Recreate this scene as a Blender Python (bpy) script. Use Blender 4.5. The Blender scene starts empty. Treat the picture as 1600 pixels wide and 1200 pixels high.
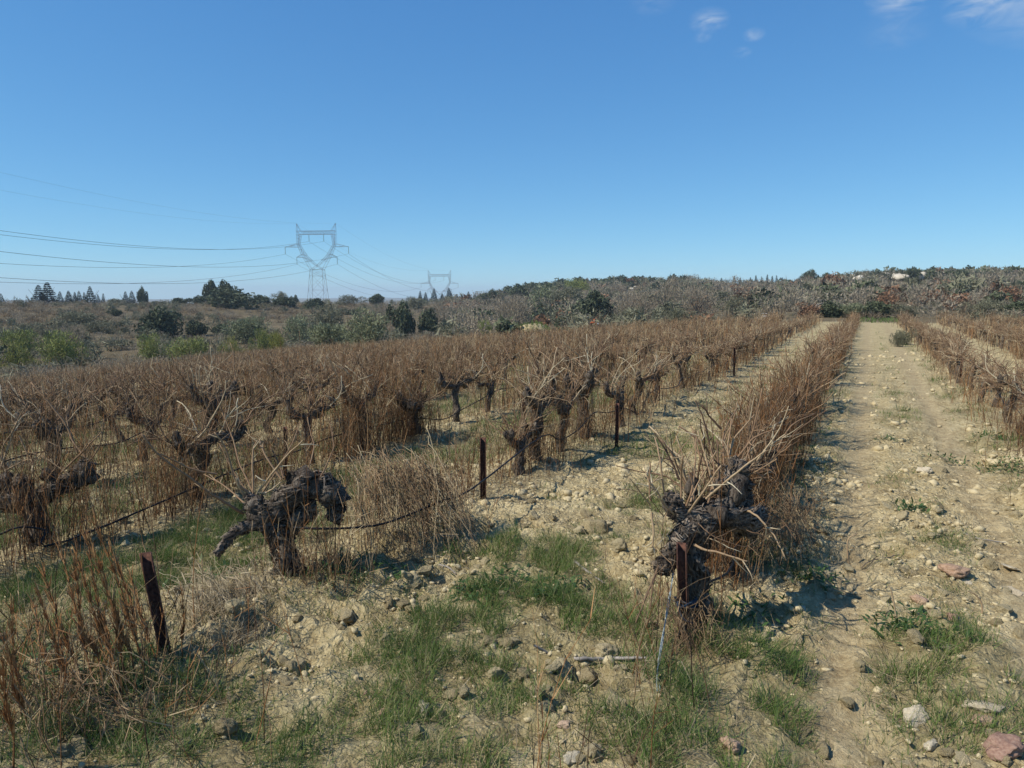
import bpy, bmesh, math
import numpy as np
from mathutils import Vector

R_ = np.random.default_rng(7)
rad = math.radians
sc = bpy.context.scene
COL = sc.collection

# ------------------------------------------------------------------ camera
F_PX, PITCH, YAW, CAM_H = 1155.0, rad(-6.9), rad(25.7), 1.70     # in pixels of the 1600 px wide photograph
cam_d = bpy.data.cameras.new('camera')
cam_d.sensor_fit = 'HORIZONTAL'; cam_d.sensor_width = 36.0
cam_d.lens = F_PX / 1600 * 36.0
cam_d.clip_start = 0.05; cam_d.clip_end = 20000
cam = bpy.data.objects.new('camera', cam_d); COL.objects.link(cam)
cam.location = (0, 0, CAM_H); cam.rotation_euler = (rad(90) + PITCH, 0, YAW)
sc.camera = cam

# ------------------------------------------------------------------ sky and sun
SUN_ELEV, SUN_LEFT = rad(47), YAW + rad(107)       # azimuth measured to the left of +Y (the row direction)
sun_vec = np.array([-math.sin(SUN_LEFT) * math.cos(SUN_ELEV), math.cos(SUN_LEFT) * math.cos(SUN_ELEV), math.sin(SUN_ELEV)])
world = bpy.data.worlds.new('World'); sc.world = world; world.use_nodes = True
wn, wl = world.node_tree.nodes, world.node_tree.links
wn.clear()
sky = wn.new('ShaderNodeTexSky'); sky.sky_type = 'NISHITA'; sky.sun_disc = False
sky.sun_elevation = SUN_ELEV; sky.sun_rotation = -SUN_LEFT
sky.altitude = 0; sky.air_density = 0.7; sky.dust_density = 0.0; sky.ozone_density = 6.0
SKY_STRENGTH, SUN_STRENGTH = 0.10, 5.0
bg = wn.new('ShaderNodeBackground'); bg.inputs['Strength'].default_value = SKY_STRENGTH
wo = wn.new('ShaderNodeOutputWorld')

# camera basis, used only to read directions and distances off the photograph
_f = np.array([-math.sin(YAW) * math.cos(PITCH), math.cos(YAW) * math.cos(PITCH), math.sin(PITCH)])
_r = np.array([math.cos(YAW), math.sin(YAW), 0.0]); _u = np.cross(_r, _f)
def ray(px, py): return _f + _r * (px - 800) / F_PX + _u * (600 - py) / F_PX
def U(px, py, depth): return np.array([0, 0, CAM_H]) + ray(px, py) * depth
def depth_of(p): return float((np.asarray(p) - [0, 0, CAM_H]) @ _f)

# thin high cloud: a few torn wisps, laid out on the celestial sphere
geo = wn.new('ShaderNodeTexCoord')
def wmath(op, a, b=None, clamp=False):
    n = wn.new('ShaderNodeMath'); n.operation = op; n.use_clamp = clamp
    for i, v in enumerate((a, b)):
        if v is None: continue
        if isinstance(v, (int, float)): n.inputs[i].default_value = v
        else: wl.new(v, n.inputs[i])
    return n.outputs[0]
wmask = None
for px, py, sx, w in [(1108, 32, 0.026, .8), (1098, 58, 0.012, .5), (1178, 54, 0.014, .8), (1160, 82, .012, .35), (1405, 0, 0.036, .9), (1400, 45, .04, .25),
                      (1545, 4, 0.046, 1.0), (1700, -60, .13, 1.0), (1480, -170, .14, .8), (1020, 0, .03, .3)]:
    d = ray(px, py); d = d / np.linalg.norm(d)
    dn = wn.new('ShaderNodeVectorMath'); dn.operation = 'SUBTRACT'
    wl.new(geo.outputs['Generated'], dn.inputs[0]); dn.inputs[1].default_value = tuple(d)
    sc_ = wn.new('ShaderNodeVectorMath'); sc_.operation = 'MULTIPLY'
    wl.new(dn.outputs[0], sc_.inputs[0]); sc_.inputs[1].default_value = (1, 1, 1.7)
    ln = wn.new('ShaderNodeVectorMath'); ln.operation = 'LENGTH'; wl.new(sc_.outputs[0], ln.inputs[0])
    m = wmath('SUBTRACT', 1.0, wmath('DIVIDE', ln.outputs['Value'], sx), True)
    m = wmath('MULTIPLY', m, w)
    wmask = m if wmask is None else wmath('MAXIMUM', wmask, m)
mp = wn.new('ShaderNodeMapping'); mp.inputs['Scale'].default_value = (13, 13, 34)
mp.inputs['Rotation'].default_value = (0.3, 0.25, 0.2)
wl.new(geo.outputs['Generated'], mp.inputs['Vector'])
nz = wn.new('ShaderNodeTexNoise'); nz.inputs['Scale'].default_value = 1.6; nz.inputs['Detail'].default_value = 9
nz.inputs['Roughness'].default_value = .62; nz.inputs['Distortion'].default_value = 1.2
wl.new(mp.outputs[0], nz.inputs['Vector'])
torn = wmath('MULTIPLY', wmath('SUBTRACT', nz.outputs['Fac'], 0.36, True), 3.4, True)
cl = wmath('MULTIPLY', wmath('MULTIPLY', wmask, torn), 0.72, True)
mixc = wn.new('ShaderNodeMix'); mixc.data_type = 'RGBA'
# the photograph's clear, deep blue: a per-channel response applied to the whole sky alike
sep = wn.new('ShaderNodeSeparateColor'); com = wn.new('ShaderNodeCombineColor'); wl.new(sky.outputs[0], sep.inputs[0])
for ch, (c_, g_) in enumerate(((.745, .92), (.905, .72), (.95, .50))):
    v = wmath('MULTIPLY', wmath('POWER', wmath('MULTIPLY', sep.outputs[ch], SKY_STRENGTH), g_), c_ / SKY_STRENGTH)
    wl.new(v, com.inputs[ch])
wl.new(cl, mixc.inputs['Factor']); wl.new(com.outputs[0], mixc.inputs['A']); mixc.inputs['B'].default_value = (5.6, 6.3, 7.2, 1)
wl.new(mixc.outputs['Result'], bg.inputs['Color']); wl.new(bg.outputs[0], wo.inputs[0])

sun_d = bpy.data.lights.new('sun', 'SUN'); sun_d.energy = SUN_STRENGTH; sun_d.angle = rad(0.53); sun_d.color = (1.0, .94, .84)
sun = bpy.data.objects.new('sun', sun_d); COL.objects.link(sun)
sun.rotation_euler = Vector(sun_vec).to_track_quat('Z', 'Y').to_euler(); sun.location = (-20, -20, 30)

vs = sc.view_settings
sc.display_settings.display_device = 'sRGB'
vs.view_transform = 'Standard'; vs.look = 'None'; vs.gamma = 1.0; vs.use_curve_mapping = False
vs.exposure = 0.14

# ------------------------------------------------------------------ noise and terrain
_LAT = np.random.default_rng(101).random((256, 256)).astype(np.float32)
def vn(x, y, seed=0):
    x = np.asarray(x, float) + seed * 17.31; y = np.asarray(y, float) + seed * 41.77
    xi = np.floor(x).astype(int); yi = np.floor(y).astype(int)
    fx = x - xi; fy = y - yi
    fx = fx * fx * fx * (fx * (6 * fx - 15) + 10); fy = fy * fy * fy * (fy * (6 * fy - 15) + 10)
    a = _LAT[xi & 255, yi & 255]; b = _LAT[(xi + 1) & 255, yi & 255]
    c = _LAT[xi & 255, (yi + 1) & 255]; d = _LAT[(xi + 1) & 255, (yi + 1) & 255]
    return (a * (1 - fx) + b * fx) * (1 - fy) + (c * (1 - fx) + d * fx) * fy
def fbm(x, y, o=4, seed=0):
    s = 0; a = .5; t = 0
    for i in range(o):
        s = s + a * vn(x * 2 ** i, y * 2 ** i, seed + i * 3); t += a; a *= .55
    return s / t
def sstep(a, b, x):
    t = np.clip((x - a) / (b - a), 0, 1); return t * t * (3 - 2 * t)

ROW0, ROWSP = -0.72, 2.17
ROW_END = 50.0
def row_dist(x):
    k = np.round((x - ROW0) / ROWSP)
    # the track takes the place between row -0.72 and the row at 1.70
    return np.where(x > .5, np.abs((x - 1.70) - ROWSP * np.round((x - 1.70) / ROWSP)), np.abs(x - (ROW0 + ROWSP * k)))
def field_left(y): return -29.0 - (y - 14) * 0.62          # the slanting far-left edge of the vineyard
def in_field(x, y): return (y < ROW_END) & (x > field_left(y))

# ridge line: photograph column -> height of the ground's crest and its distance
_PX = np.array([-900, -200, 0, 400, 600, 700, 760, 830, 900, 1000, 1100, 1230, 1300, 1400, 1500, 1600, 1900])
_CY = np.array([474, 475, 476, 475, 474, 472, 466, 452, 443, 440, 443, 449, 440, 433, 433, 436, 442.])
_CR = np.array([170, 170, 170, 180, 200, 240, 270, 280, 290, 285, 260, 250, 250, 240, 235, 230, 230.])
def macro(x, y):
    x = np.asarray(x, float); y = np.asarray(y, float)
    r = np.hypot(x, y) + 1e-6
    az = np.arctan2(x, y)                              # right of +Y positive
    rel = np.clip(az + YAW, -1.25, 1.25)               # right of the viewing direction
    px = 800 + F_PX * np.tan(rel)
    cy = np.interp(px, _PX, _CY); cr = np.interp(px, _PX, _CR)
    zc = CAM_H + (460 - cy) * cr * np.cos(rel) / F_PX
    front = np.cos(np.clip(az + .4, -math.pi, math.pi))
    z0 = 0.05 * np.minimum(0, x + 3) + 0.035 * np.minimum(0, x + 8)
    z0 = np.maximum(z0, -4.1)
    r0 = np.where(px < 700, 76, 60); t = np.clip((r - r0) / (cr - r0), 0, 1)
    t = t * t * (3 - 2 * t) * .3 + t ** 1.7 * .7
    z = z0 * (1 - t) + zc * t
    z = z - np.clip(r - cr, 0, 500) * 0.035            # falls away behind the crest
    z = z + (fbm(x / 22, y / 22, 3, 5) - .5) * 1.6 * sstep(60, 120, r)
    w = sstep(-.2, .25, front)
    return z * w + z0 * (1 - w)

def ruts(x):
    wob = 0
    return np.exp(-((x + 0.03) / .17) ** 2) + np.exp(-((x - 0.90) / .19) ** 2)
def rough_map(x, y):
    rt = np.clip(ruts(x), 0, 1)
    trk = sstep(-.5, -.3, x) * (1 - sstep(1.15, 1.35, x))
    base = .45 + .75 * sstep(.4, .7, fbm(x / .7, y / .9, 3, 21))
    return base * (1 - .5 * rt) * (1 + .15 * trk)
def micro(x, y):
    r = np.hypot(x, y)
    fade = (1 - sstep(9, 22, r))
    if np.ndim(r) and not np.any(fade > 0): return np.zeros_like(r)
    rm = rough_map(x, y)
    wx = x + .05 * (vn(x * 6, y * 6, 31) - .5); wy = y + .05 * (vn(x * 6, y * 6, 37) - .5)
    lump = np.abs(vn(wx * 9, wy * 9, 11) - .5) * 2
    lump2 = np.abs(vn(wx * 19, wy * 19, 12) - .5) * 2
    lump3 = 1 - np.abs(vn(wx * 4.2, wy * 4.2, 14) - .5) * 2
    lump4 = np.abs(vn(wx * 33, wy * 33, 15) - .5) * 2
    h = (lump3 ** 3 * .075 + (1 - lump) ** 2 * .045 + (1 - lump2) ** 2 * .026 + (1 - lump4) * .012 - .06) * rm
    h = h - .035 * np.clip(ruts(x + .05 * (vn(x * 0, y * .5, 3) - .5)), 0, 1)
    h = h + .018 * np.sin(y * 2 * math.pi / .13 + 2.2 * np.abs(np.where(x > .4, x - .9, x + .03)) * 8) * np.clip(ruts(x), 0, 1) * sstep(.3, .6, vn(x * 2, y * 1.3, 44))
    h = h + .05 * np.exp(-(row_dist(x) / .32) ** 2) * (.4 + fbm(x * 1.5, y * 1.5, 2, 8))
    h = h + (fbm(x * .9, y * .9, 3, 2) - .5) * .09
    return h * fade
def gz(x, y): return macro(x, y) + micro(np.asarray(x, float), np.asarray(y, float))
def hit(px, py):
    """ground point seen at a place of the photograph"""
    d = ray(px, py); z = 0.0
    for _ in range(25):
        t = (z - CAM_H) / d[2]; t = min(max(t, .5), 400)
        p = np.array([0, 0, CAM_H]) + d * t
        z = .5 * z + .5 * float(gz(p[0], p[1]))
    return np.array([p[0], p[1], float(gz(p[0], p[1]))])
def hit_far(px, py):
    """point of the hillside seen at a place of the photograph"""
    d = ray(px, py); t = np.arange(55, 330, .5); P = np.array([0, 0, CAM_H]) + d * t[:, None]; g = macro(P[:, 0], P[:, 1]); k = np.nonzero(P[:, 2] <= g)[0]
    if len(k): return P[k[0]], float(t[k[0]])
    k = int(np.argmin(P[:, 2] - g)); P[k, 2] = g[k]; return P[k], float(t[k])
def on_ground(px, dist):
    """point of the ground in the direction of a column of the photograph, at a depth"""
    p = U(px, 460, dist); return np.array([p[0], p[1], float(gz(p[0], p[1]))])

# ------------------------------------------------------------------ materials
def new_mat(name):
    m = bpy.data.materials.new(name); m.use_nodes = True
    n, l = m.node_tree.nodes, m.node_tree.links
    b = n['Principled BSDF']; b.inputs['Specular IOR Level'].default_value = .15
    return m, n, l, b
def ramp(n, stops):
    r = n.new('ShaderNodeValToRGB'); e = r.color_ramp.elements
    while len(e) < len(stops): e.new(.5)
    for i, (p, c) in enumerate(stops):
        e[i].position = p; e[i].color = (*c, 1)
    return r
def mat_tint(name, stops, rough=.85, noise=.35, nscale=30, bump=0, transl=0, spec=.15):
    """colour by the per-strand tint attribute plus a little random per object and noise along the strand"""
    m, n, l, b = new_mat(name)
    at = n.new('ShaderNodeAttribute'); at.attribute_name = 'tint'
    oi = n.new('ShaderNodeObjectInfo')
    tc = n.new('ShaderNodeTexCoord'); nzz = n.new('ShaderNodeTexNoise'); nzz.inputs['Scale'].default_value = nscale
    nzz.inputs['Detail'].default_value = 3
    l.new(tc.outputs['Object'], nzz.inputs['Vector'])
    a = n.new('ShaderNodeMath'); a.operation = 'MULTIPLY_ADD'; l.new(nzz.outputs['Fac'], a.inputs[0]); a.inputs[1].default_value = noise; l.new(at.outputs['Fac'], a.inputs[2])
    s = n.new('ShaderNodeMath'); s.operation = 'MULTIPLY_ADD'; l.new(oi.outputs['Random'], s.inputs[0]); s.inputs[1].default_value = .12; l.new(a.outputs[0], s.inputs[2])
    s2 = n.new('ShaderNodeMath'); s2.operation = 'SUBTRACT'; l.new(s.outputs[0], s2.inputs[0]); s2.inputs[1].default_value = noise * .5 + .06
    r = ramp(n, stops); l.new(s2.outputs[0], r.inputs[0]); l.new(r.outputs[0], b.inputs['Base Color'])
    b.inputs['Roughness'].default_value = rough; b.inputs['Specular IOR Level'].default_value = spec
    if bump:
        bp = n.new('ShaderNodeBump'); bp.inputs['Strength'].default_value = bump; bp.inputs['Distance'].default_value = .01
        l.new(nzz.outputs['Fac'], bp.inputs['Height']); l.new(bp.outputs[0], b.inputs['Normal'])
    if transl:
        t = n.new('ShaderNodeBsdfTranslucent'); l.new(r.outputs[0], t.inputs['Color'])
        mx = n.new('ShaderNodeMixShader'); mx.inputs[0].default_value = transl
        l.new(b.outputs[0], mx.inputs[1]); l.new(t.outputs[0], mx.inputs[2]); l.new(mx.outputs[0], n['Material Output'].inputs[0])
    return m

M = {}
M['cane'] = mat_tint('cane_bark', [(0, (.048, .029, .019)), (.22, (.125, .078, .047)), (.45, (.238, .150, .086)), (.7, (.355, .255, .15)), (.9, (.46, .38, .245)), (1, (.52, .46, .33))], .75, .3, 40)
M['weed'] = mat_tint('dry_weed', [(0, (.03, .018, .012)), (.25, (.095, .058, .033)), (.5, (.205, .130, .070)), (.72, (.30, .21, .117)), (1, (.41, .33, .20))], .85, .3, 12)
M['orange_weed'] = mat_tint('rust_weed', [(0, (.05, .022, .012)), (.4, (.18, .085, .034)), (.75, (.29, .14, .052)), (1, (.36, .23, .11))], .85, .35, 14)
M['straw'] = mat_tint('straw', [(0, (.13, .10, .065)), (.5, (.27, .21, .125)), (1, (.46, .38, .25))], .8, .2, 10)
M['grass'] = mat_tint('grass', [(0, (.035, .06, .016)), (.4, (.08, .135, .03)), (.72, (.135, .20, .045)), (.90, (.22, .23, .085)), (1, (.38, .33, .17))], .7, .25, 3, 0, .25, .25)
M['herb'] = mat_tint('herb_leaf', [(0, (.02, .045, .014)), (.6, (.05, .10, .025)), (1, (.12, .17, .05))], .6, .2, 8, 0, .2, .3)

def mat_bark():
    m, n, l, b = new_mat('vine_bark')
    tc = n.new('ShaderNodeTexCoord'); mp = n.new('ShaderNodeMapping'); mp.inputs['Scale'].default_value = (1, 1, .22)
    l.new(tc.outputs['Object'], mp.inputs[0])
    n1 = n.new('ShaderNodeTexNoise'); n1.inputs['Scale'].default_value = 85; n1.inputs['Detail'].default_value = 6; n1.inputs['Roughness'].default_value = .68; n1.inputs['Distortion'].default_value = .8
    l.new(mp.outputs[0], n1.inputs['Vector'])
    n2 = n.new('ShaderNodeTexNoise'); n2.inputs['Scale'].default_value = 11; n2.inputs['Detail'].default_value = 4; l.new(tc.outputs['Object'], n2.inputs['Vector'])
    mx = n.new('ShaderNodeMath'); mx.operation = 'MULTIPLY_ADD'; l.new(n2.outputs['Fac'], mx.inputs[0]); mx.inputs[1].default_value = .45; l.new(n1.outputs['Fac'], mx.inputs[2])
    sb = n.new('ShaderNodeMath'); sb.operation = 'SUBTRACT'; l.new(mx.outputs[0], sb.inputs[0]); sb.inputs[1].default_value = .22
    r = ramp(n, [(.28, (.013, .011, .010)), (.44, (.056, .043, .033)), (.56, (.145, .117, .09)), (.72, (.31, .265, .205))])
    l.new(sb.outputs[0], r.inputs[0]); l.new(r.outputs[0], b.inputs['Base Color']); b.inputs['Roughness'].default_value = .92
    bp = n.new('ShaderNodeBump'); bp.inputs['Strength'].default_value = 1.0; bp.inputs['Distance'].default_value = .02
    l.new(n1.outputs['Fac'], bp.inputs['Height']); l.new(bp.outputs[0], b.inputs['Normal'])
    return m
M['bark'] = mat_bark()

def mat_soil(name, kind):
    m, n, l, b = new_mat(name)
    tc = n.new('ShaderNodeNewGeometry')
    def noise(scale, detail=5, rough=.6, dist=0):
        t = n.new('ShaderNodeTexNoise'); t.inputs['Scale'].default_value = scale; t.inputs['Detail'].default_value = detail
        t.inputs['Roughness'].default_value = rough; t.inputs['Distortion'].default_value = dist
        l.new(tc.outputs['Position'], t.inputs['Vector']); return t.outputs['Fac']
    def math_(op, a, bb, clamp=False):
        x = n.new('ShaderNodeMath'); x.operation = op; x.use_clamp = clamp
        for i, v in enumerate((a, bb)):
            if isinstance(v, (int, float)): x.inputs[i].default_value = v
            else: l.new(v, x.inputs[i])
        return x.outputs[0]
    def mix(f, a, bb):
        x = n.new('ShaderNodeMix'); x.data_type = 'RGBA'
        l.new(f, x.inputs['Factor'])
        for k, v in (('A', a), ('B', bb)):
            if isinstance(v, tuple): x.inputs[k].default_value = (*v, 1)
            else: l.new(v, x.inputs[k])
        return x.outputs['Result']
    def attr(nm):
        a = n.new('ShaderNodeAttribute'); a.attribute_name = nm; return a.outputs['Fac']
    big, mid, fine, grain = noise(.35, 3), noise(3.2, 6, .65), noise(22, 6, .7), noise(140, 4, .7)
    wv = n.new('ShaderNodeTexNoise'); wv.inputs['Scale'].default_value = 9; wv.inputs['Detail'].default_value = 4; l.new(tc.outputs['Position'], wv.inputs['Vector'])
    vm = n.new('ShaderNodeVectorMath'); vm.operation = 'MULTIPLY_ADD'; l.new(wv.outputs['Color'], vm.inputs[0]); vm.inputs[1].default_value = (.10, .10, .10); l.new(tc.outputs['Position'], vm.inputs[2])
    def cells(scale):
        t = n.new('ShaderNodeTexVoronoi'); t.inputs['Scale'].default_value = scale; t.inputs['Randomness'].default_value = 1; l.new(vm.outputs[0], t.inputs['Vector']); return t
    vc1, vc2 = cells(24), cells(58)
    sepc = n.new('ShaderNodeSeparateColor'); l.new(vc1.outputs['Color'], sepc.inputs[0]); cellr = sepc.outputs[0]
    sepc2 = n.new('ShaderNodeSeparateColor'); l.new(vc2.outputs['Color'], sepc2.inputs[0]); cellr2 = sepc2.outputs[0]
    v = math_('ADD', math_('MULTIPLY', mid, .50), math_('MULTIPLY', fine, .40))
    v = math_('ADD', v, math_('ADD', math_('MULTIPLY', cellr, .11), math_('MULTIPLY', cellr2, .09)))
    r = ramp(n, [(.31, (.155, .115, .058)), (.42, (.285, .212, .102)), (.52, (.425, .335, .172)), (.66, (.58, .485, .28))])
    l.new(v, r.inputs[0]); c = r.outputs[0]
    c = mix(math_('MULTIPLY', attr('rut'), .8, True), c, mix(math_('MULTIPLY', math_('SUBTRACT', v, .35, True), 3.2, True), (.20, .142, .075), (.44, .35, .20)))
    c = mix(math_('MULTIPLY', math_('SUBTRACT', grain, .52, True), 3.0, True), c, (.47, .40, .27))
    g = math_('MULTIPLY', math_('SUBTRACT', math_('ADD', attr('green'), math_('MULTIPLY', fine, .7)), .55, True), 2.0, True)
    c = mix(math_('MULTIPLY', g, .4, True), c, mix(mid, (.07, .07, .025), (.17, .145, .06)))
    dry = mix(math_('MULTIPLY', math_('SUBTRACT', noise(.12, 6, .7), .3, True), 2.2, True), (.10, .078, .045), (.26, .195, .115))
    dry = mix(math_('MULTIPLY', math_('SUBTRACT', noise(1.1, 6, .75), .42, True), 3.5, True), dry, (.075, .07, .038))
    c = mix(attr('far'), c, dry)
    if kind == 'hill':
        c = mix(math_('MULTIPLY', math_('SUBTRACT', noise(.05, 4), .5, True), 3, True), c, (.10, .095, .055))
    l.new(c, b.inputs['Base Color']); b.inputs['Roughness'].default_value = .95; b.inputs['Specular IOR Level'].default_value = .08
    soft = math_('SUBTRACT', 1.0, math_('MULTIPLY', attr('rut'), .75))
    dome = math_('MULTIPLY', math_('ADD', math_('MULTIPLY', math_('SUBTRACT', .7, vc1.outputs['Distance']), math_('MULTIPLY', cellr, 1.0)), math_('MULTIPLY', math_('SUBTRACT', .7, vc2.outputs['Distance']), math_('MULTIPLY', cellr2, .5))), soft)
    hb = math_('ADD', math_('MULTIPLY', dome, 1.1), math_('ADD', math_('MULTIPLY', fine, .6), math_('MULTIPLY', grain, .18)))
    hb = math_('ADD', hb, math_('MULTIPLY', noise(60, 5, .7), .35))
    bp = n.new('ShaderNodeBump'); bp.inputs['Strength'].default_value = 1.0; bp.inputs['Distance'].default_value = .035
    l.new(hb, bp.inputs['Height']); l.new(bp.outputs[0], b.inputs['Normal'])
    return m
M['soil'] = mat_soil('dry_soil', 'soil'); M['hill'] = mat_soil('hillside_soil', 'hill')

def mat_rock(name, stops, scale=14, bump=.8):
    m, n, l, b = new_mat(name)
    tc = n.new('ShaderNodeTexCoord'); oi = n.new('ShaderNodeObjectInfo')
    t = n.new('ShaderNodeTexNoise'); t.inputs['Scale'].default_value = scale; t.inputs['Detail'].default_value = 8; t.inputs['Roughness'].default_value = .68
    t.noise_dimensions = '4D'; l.new(tc.outputs['Object'], t.inputs['Vector'])
    w = n.new('ShaderNodeMath'); w.operation = 'MULTIPLY'; l.new(oi.outputs['Random'], w.inputs[0]); w.inputs[1].default_value = 50; l.new(w.outputs[0], t.inputs['W'])
    a = n.new('ShaderNodeMath'); a.operation = 'MULTIPLY_ADD'; l.new(oi.outputs['Random'], a.inputs[0]); a.inputs[1].default_value = .22; l.new(t.outputs['Fac'], a.inputs[2])
    s = n.new('ShaderNodeMath'); s.operation = 'SUBTRACT'; l.new(a.outputs[0], s.inputs[0]); s.inputs[1].default_value = .11
    r = ramp(n, stops); l.new(s.outputs[0], r.inputs[0]); l.new(r.outputs[0], b.inputs['Base Color']); b.inputs['Roughness'].default_value = .93
    bp = n.new('ShaderNodeBump'); bp.inputs['Strength'].default_value = bump; bp.inputs['Distance'].default_value = .02
    l.new(t.outputs['Fac'], bp.inputs['Height']); l.new(bp.outputs[0], b.inputs['Normal'])
    return m
M['clod'] = mat_rock('earth_clod', [(.3, (.24, .185, .10)), (.46, (.39, .315, .175)), (.62, (.51, .425, .255))], 12, 1.0)
M['stone'] = mat_rock('pale_stone', [(.3, (.33, .27, .18)), (.5, (.46, .39, .27)), (.72, (.56, .50, .38))], 8, .5)
M['pinkstone'] = mat_rock('pink_stone', [(.3, (.27, .17, .11)), (.5, (.40, .27, .18)), (.72, (.50, .38, .27))], 9, .5)
M['redstone'] = mat_rock('red_stone', [(.3, (.17, .095, .068)), (.5, (.27, .165, .12)), (.72, (.38, .26, .19))], 8, .5)
M['limestone'] = mat_rock('limestone', [(.3, (.36, .31, .23)), (.5, (.52, .46, .36)), (.7, (.64, .59, .48))], .6, .5)

def mat_plain(name, col, rough=.6, metal=0, noise=0, nscale=40, col2=None, bump=0):
    m, n, l, b = new_mat(name)
    b.inputs['Base Color'].default_value = (*col, 1); b.inputs['Roughness'].default_value = rough; b.inputs['Metallic'].default_value = metal
    if col2:
        tc = n.new('ShaderNodeTexCoord'); t = n.new('ShaderNodeTexNoise'); t.inputs['Scale'].default_value = nscale; t.inputs['Detail'].default_value = 6
        l.new(tc.outputs['Object'], t.inputs['Vector'])
        r = ramp(n, [(.35, col), (.65, col2)]); l.new(t.outputs['Fac'], r.inputs[0]); l.new(r.outputs[0], b.inputs['Base Color'])
        if bump:
            bp = n.new('ShaderNodeBump'); bp.inputs['Strength'].default_value = bump; bp.inputs['Distance'].default_value = .003
            l.new(t.outputs['Fac'], bp.inputs['Height']); l.new(bp.outputs[0], b.inputs['Normal'])
    return m
M['barks'] = [M['bark'], mat_plain('bark_fibre', (.065, .05, .037), .9, 0, 1, 25, (.235, .19, .145))]
M['rust'] = mat_plain('rusty_steel', (.05, .027, .021), .85, .1, 1, 60, (.135, .065, .045), .6)
M['hose'] = mat_plain('black_hose', (.018, .018, .02), .5)
M['wire'] = mat_plain('galvanised_wire', (.30, .34, .33), .45, .4)
M['bluecord'] = mat_plain('dark_blue_cord', (.03, .05, .075), .6)
M['tower'] = mat_plain('hazed_weathered_steel', (.17, .165, .18), .75, .1)  # steel grey lightened: some distance haze is painted into the colour
M['glassins'] = mat_plain('insulator_glass', (.16, .20, .19), .4)
M['cable'] = mat_plain('cable', (.07, .07, .08), .6)
M['orange'] = mat_plain('orange_tarp', (.62, .16, .06), .7, 0, 1, 3, (.5, .11, .05))
M['white'] = mat_plain('white_sheet', (.75, .74, .70), .7)

TREE_COLS = {
 'evergreen': [(0, (.016, .026, .012)), (.4, (.074, .088, .048)), (.75, (.13, .145, .08)), (1, (.20, .21, .12))],
 'conifer':   [(0, (.010, .020, .013)), (.5, (.024, .042, .024)), (1, (.055, .075, .042))],
 'olive':     [(0, (.07, .078, .042)), (.5, (.195, .215, .12)), (1, (.36, .37, .23))],
 'greygreen': [(0, (.085, .086, .054)), (.5, (.175, .172, .108)), (1, (.265, .255, .17))],
 'broom':     [(0, (.08, .092, .026)), (.5, (.225, .25, .07)), (1, (.36, .375, .14))],
 'yellow':    [(0, (.09, .095, .022)), (.5, (.25, .25, .06)), (1, (.38, .37, .13))],
 'bare':      [(0, (.17, .138, .095)), (.5, (.30, .248, .176)), (1, (.38, .325, .24))],
 'rusty':     [(0, (.08, .045, .028)), (.5, (.23, .13, .075)), (1, (.34, .21, .13))],
 'drygrass':  [(0, (.11, .085, .055)), (.5, (.25, .19, .12)), (1, (.38, .31, .21))],
}
for k, s in TREE_COLS.items(): M['t_' + k] = mat_tint('foliage_' + k, s, .85, .15, .6, 0, .12 if k not in ('bare', 'drygrass') else .3)
M['wood'] = mat_plain('tree_wood', (.06, .05, .042), .9, 0, 1, 4, (.13, .11, .095))
M['deadwood'] = mat_plain('bleached_wood', (.34, .31, .27), .85, 0, 1, 6, (.22, .19, .16))

# ------------------------------------------------------------------ mesh builder
class MB:
    def __init__(s): s.V = []; s.F3 = []; s.F4 = []; s.T = []; s.n = 0; s.m3 = []; s.m4 = []
    def add(s, V, F, tint=.5, mi=0):
        V = np.asarray(V, np.float32).reshape(-1, 3); F = np.asarray(F, np.int64)
        if len(V) == 0 or len(F) == 0: return s
        s.V.append(V); s.T.append(np.broadcast_to(np.asarray(tint, np.float32), (len(V),)))
        if F.shape[1] == 3: s.F3.append(F + s.n); s.m3.append(np.full(len(F), mi))
        else: s.F4.append(F + s.n); s.m4.append(np.full(len(F), mi))
        s.n += len(V); return s
    def mesh(s, name, mats, smooth=False, extra=None):
        me = bpy.data.meshes.new(name)
        V = np.concatenate(s.V); T = np.concatenate(s.T)
        f3 = np.concatenate(s.F3) if s.F3 else np.zeros((0, 3), int); f4 = np.concatenate(s.F4) if s.F4 else np.zeros((0, 4), int)
        me.vertices.add(len(V)); me.vertices.foreach_set('co', V.ravel())
        loops = np.concatenate([f3.ravel(), f4.ravel()]).astype(np.int32)
        me.loops.add(len(loops)); me.loops.foreach_set('vertex_index', loops)
        st = np.concatenate([np.arange(len(f3)) * 3, len(f3) * 3 + np.arange(len(f4)) * 4]).astype(np.int32)
        me.polygons.add(len(st)); me.polygons.foreach_set('loop_start', st)
        for m in (mats if isinstance(mats, (list, tuple)) else [mats]): me.materials.append(m)
        mi = np.concatenate((s.m3 or [np.zeros(0)]) + (s.m4 or [np.zeros(0)])).astype(np.int32)
        if mi.any(): me.polygons.foreach_set('material_index', mi)
        if smooth: me.polygons.foreach_set('use_smooth', np.ones(len(st), bool))
        a = me.attributes.new('tint', 'FLOAT', 'POINT'); a.data.foreach_set('value', T.astype(np.float32))
        for k, v in (extra or {}).items():
            a = me.attributes.new(k, 'FLOAT', 'POINT'); a.data.foreach_set('value', np.asarray(v, np.float32))
        me.update(calc_edges=True)
        return me

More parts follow.
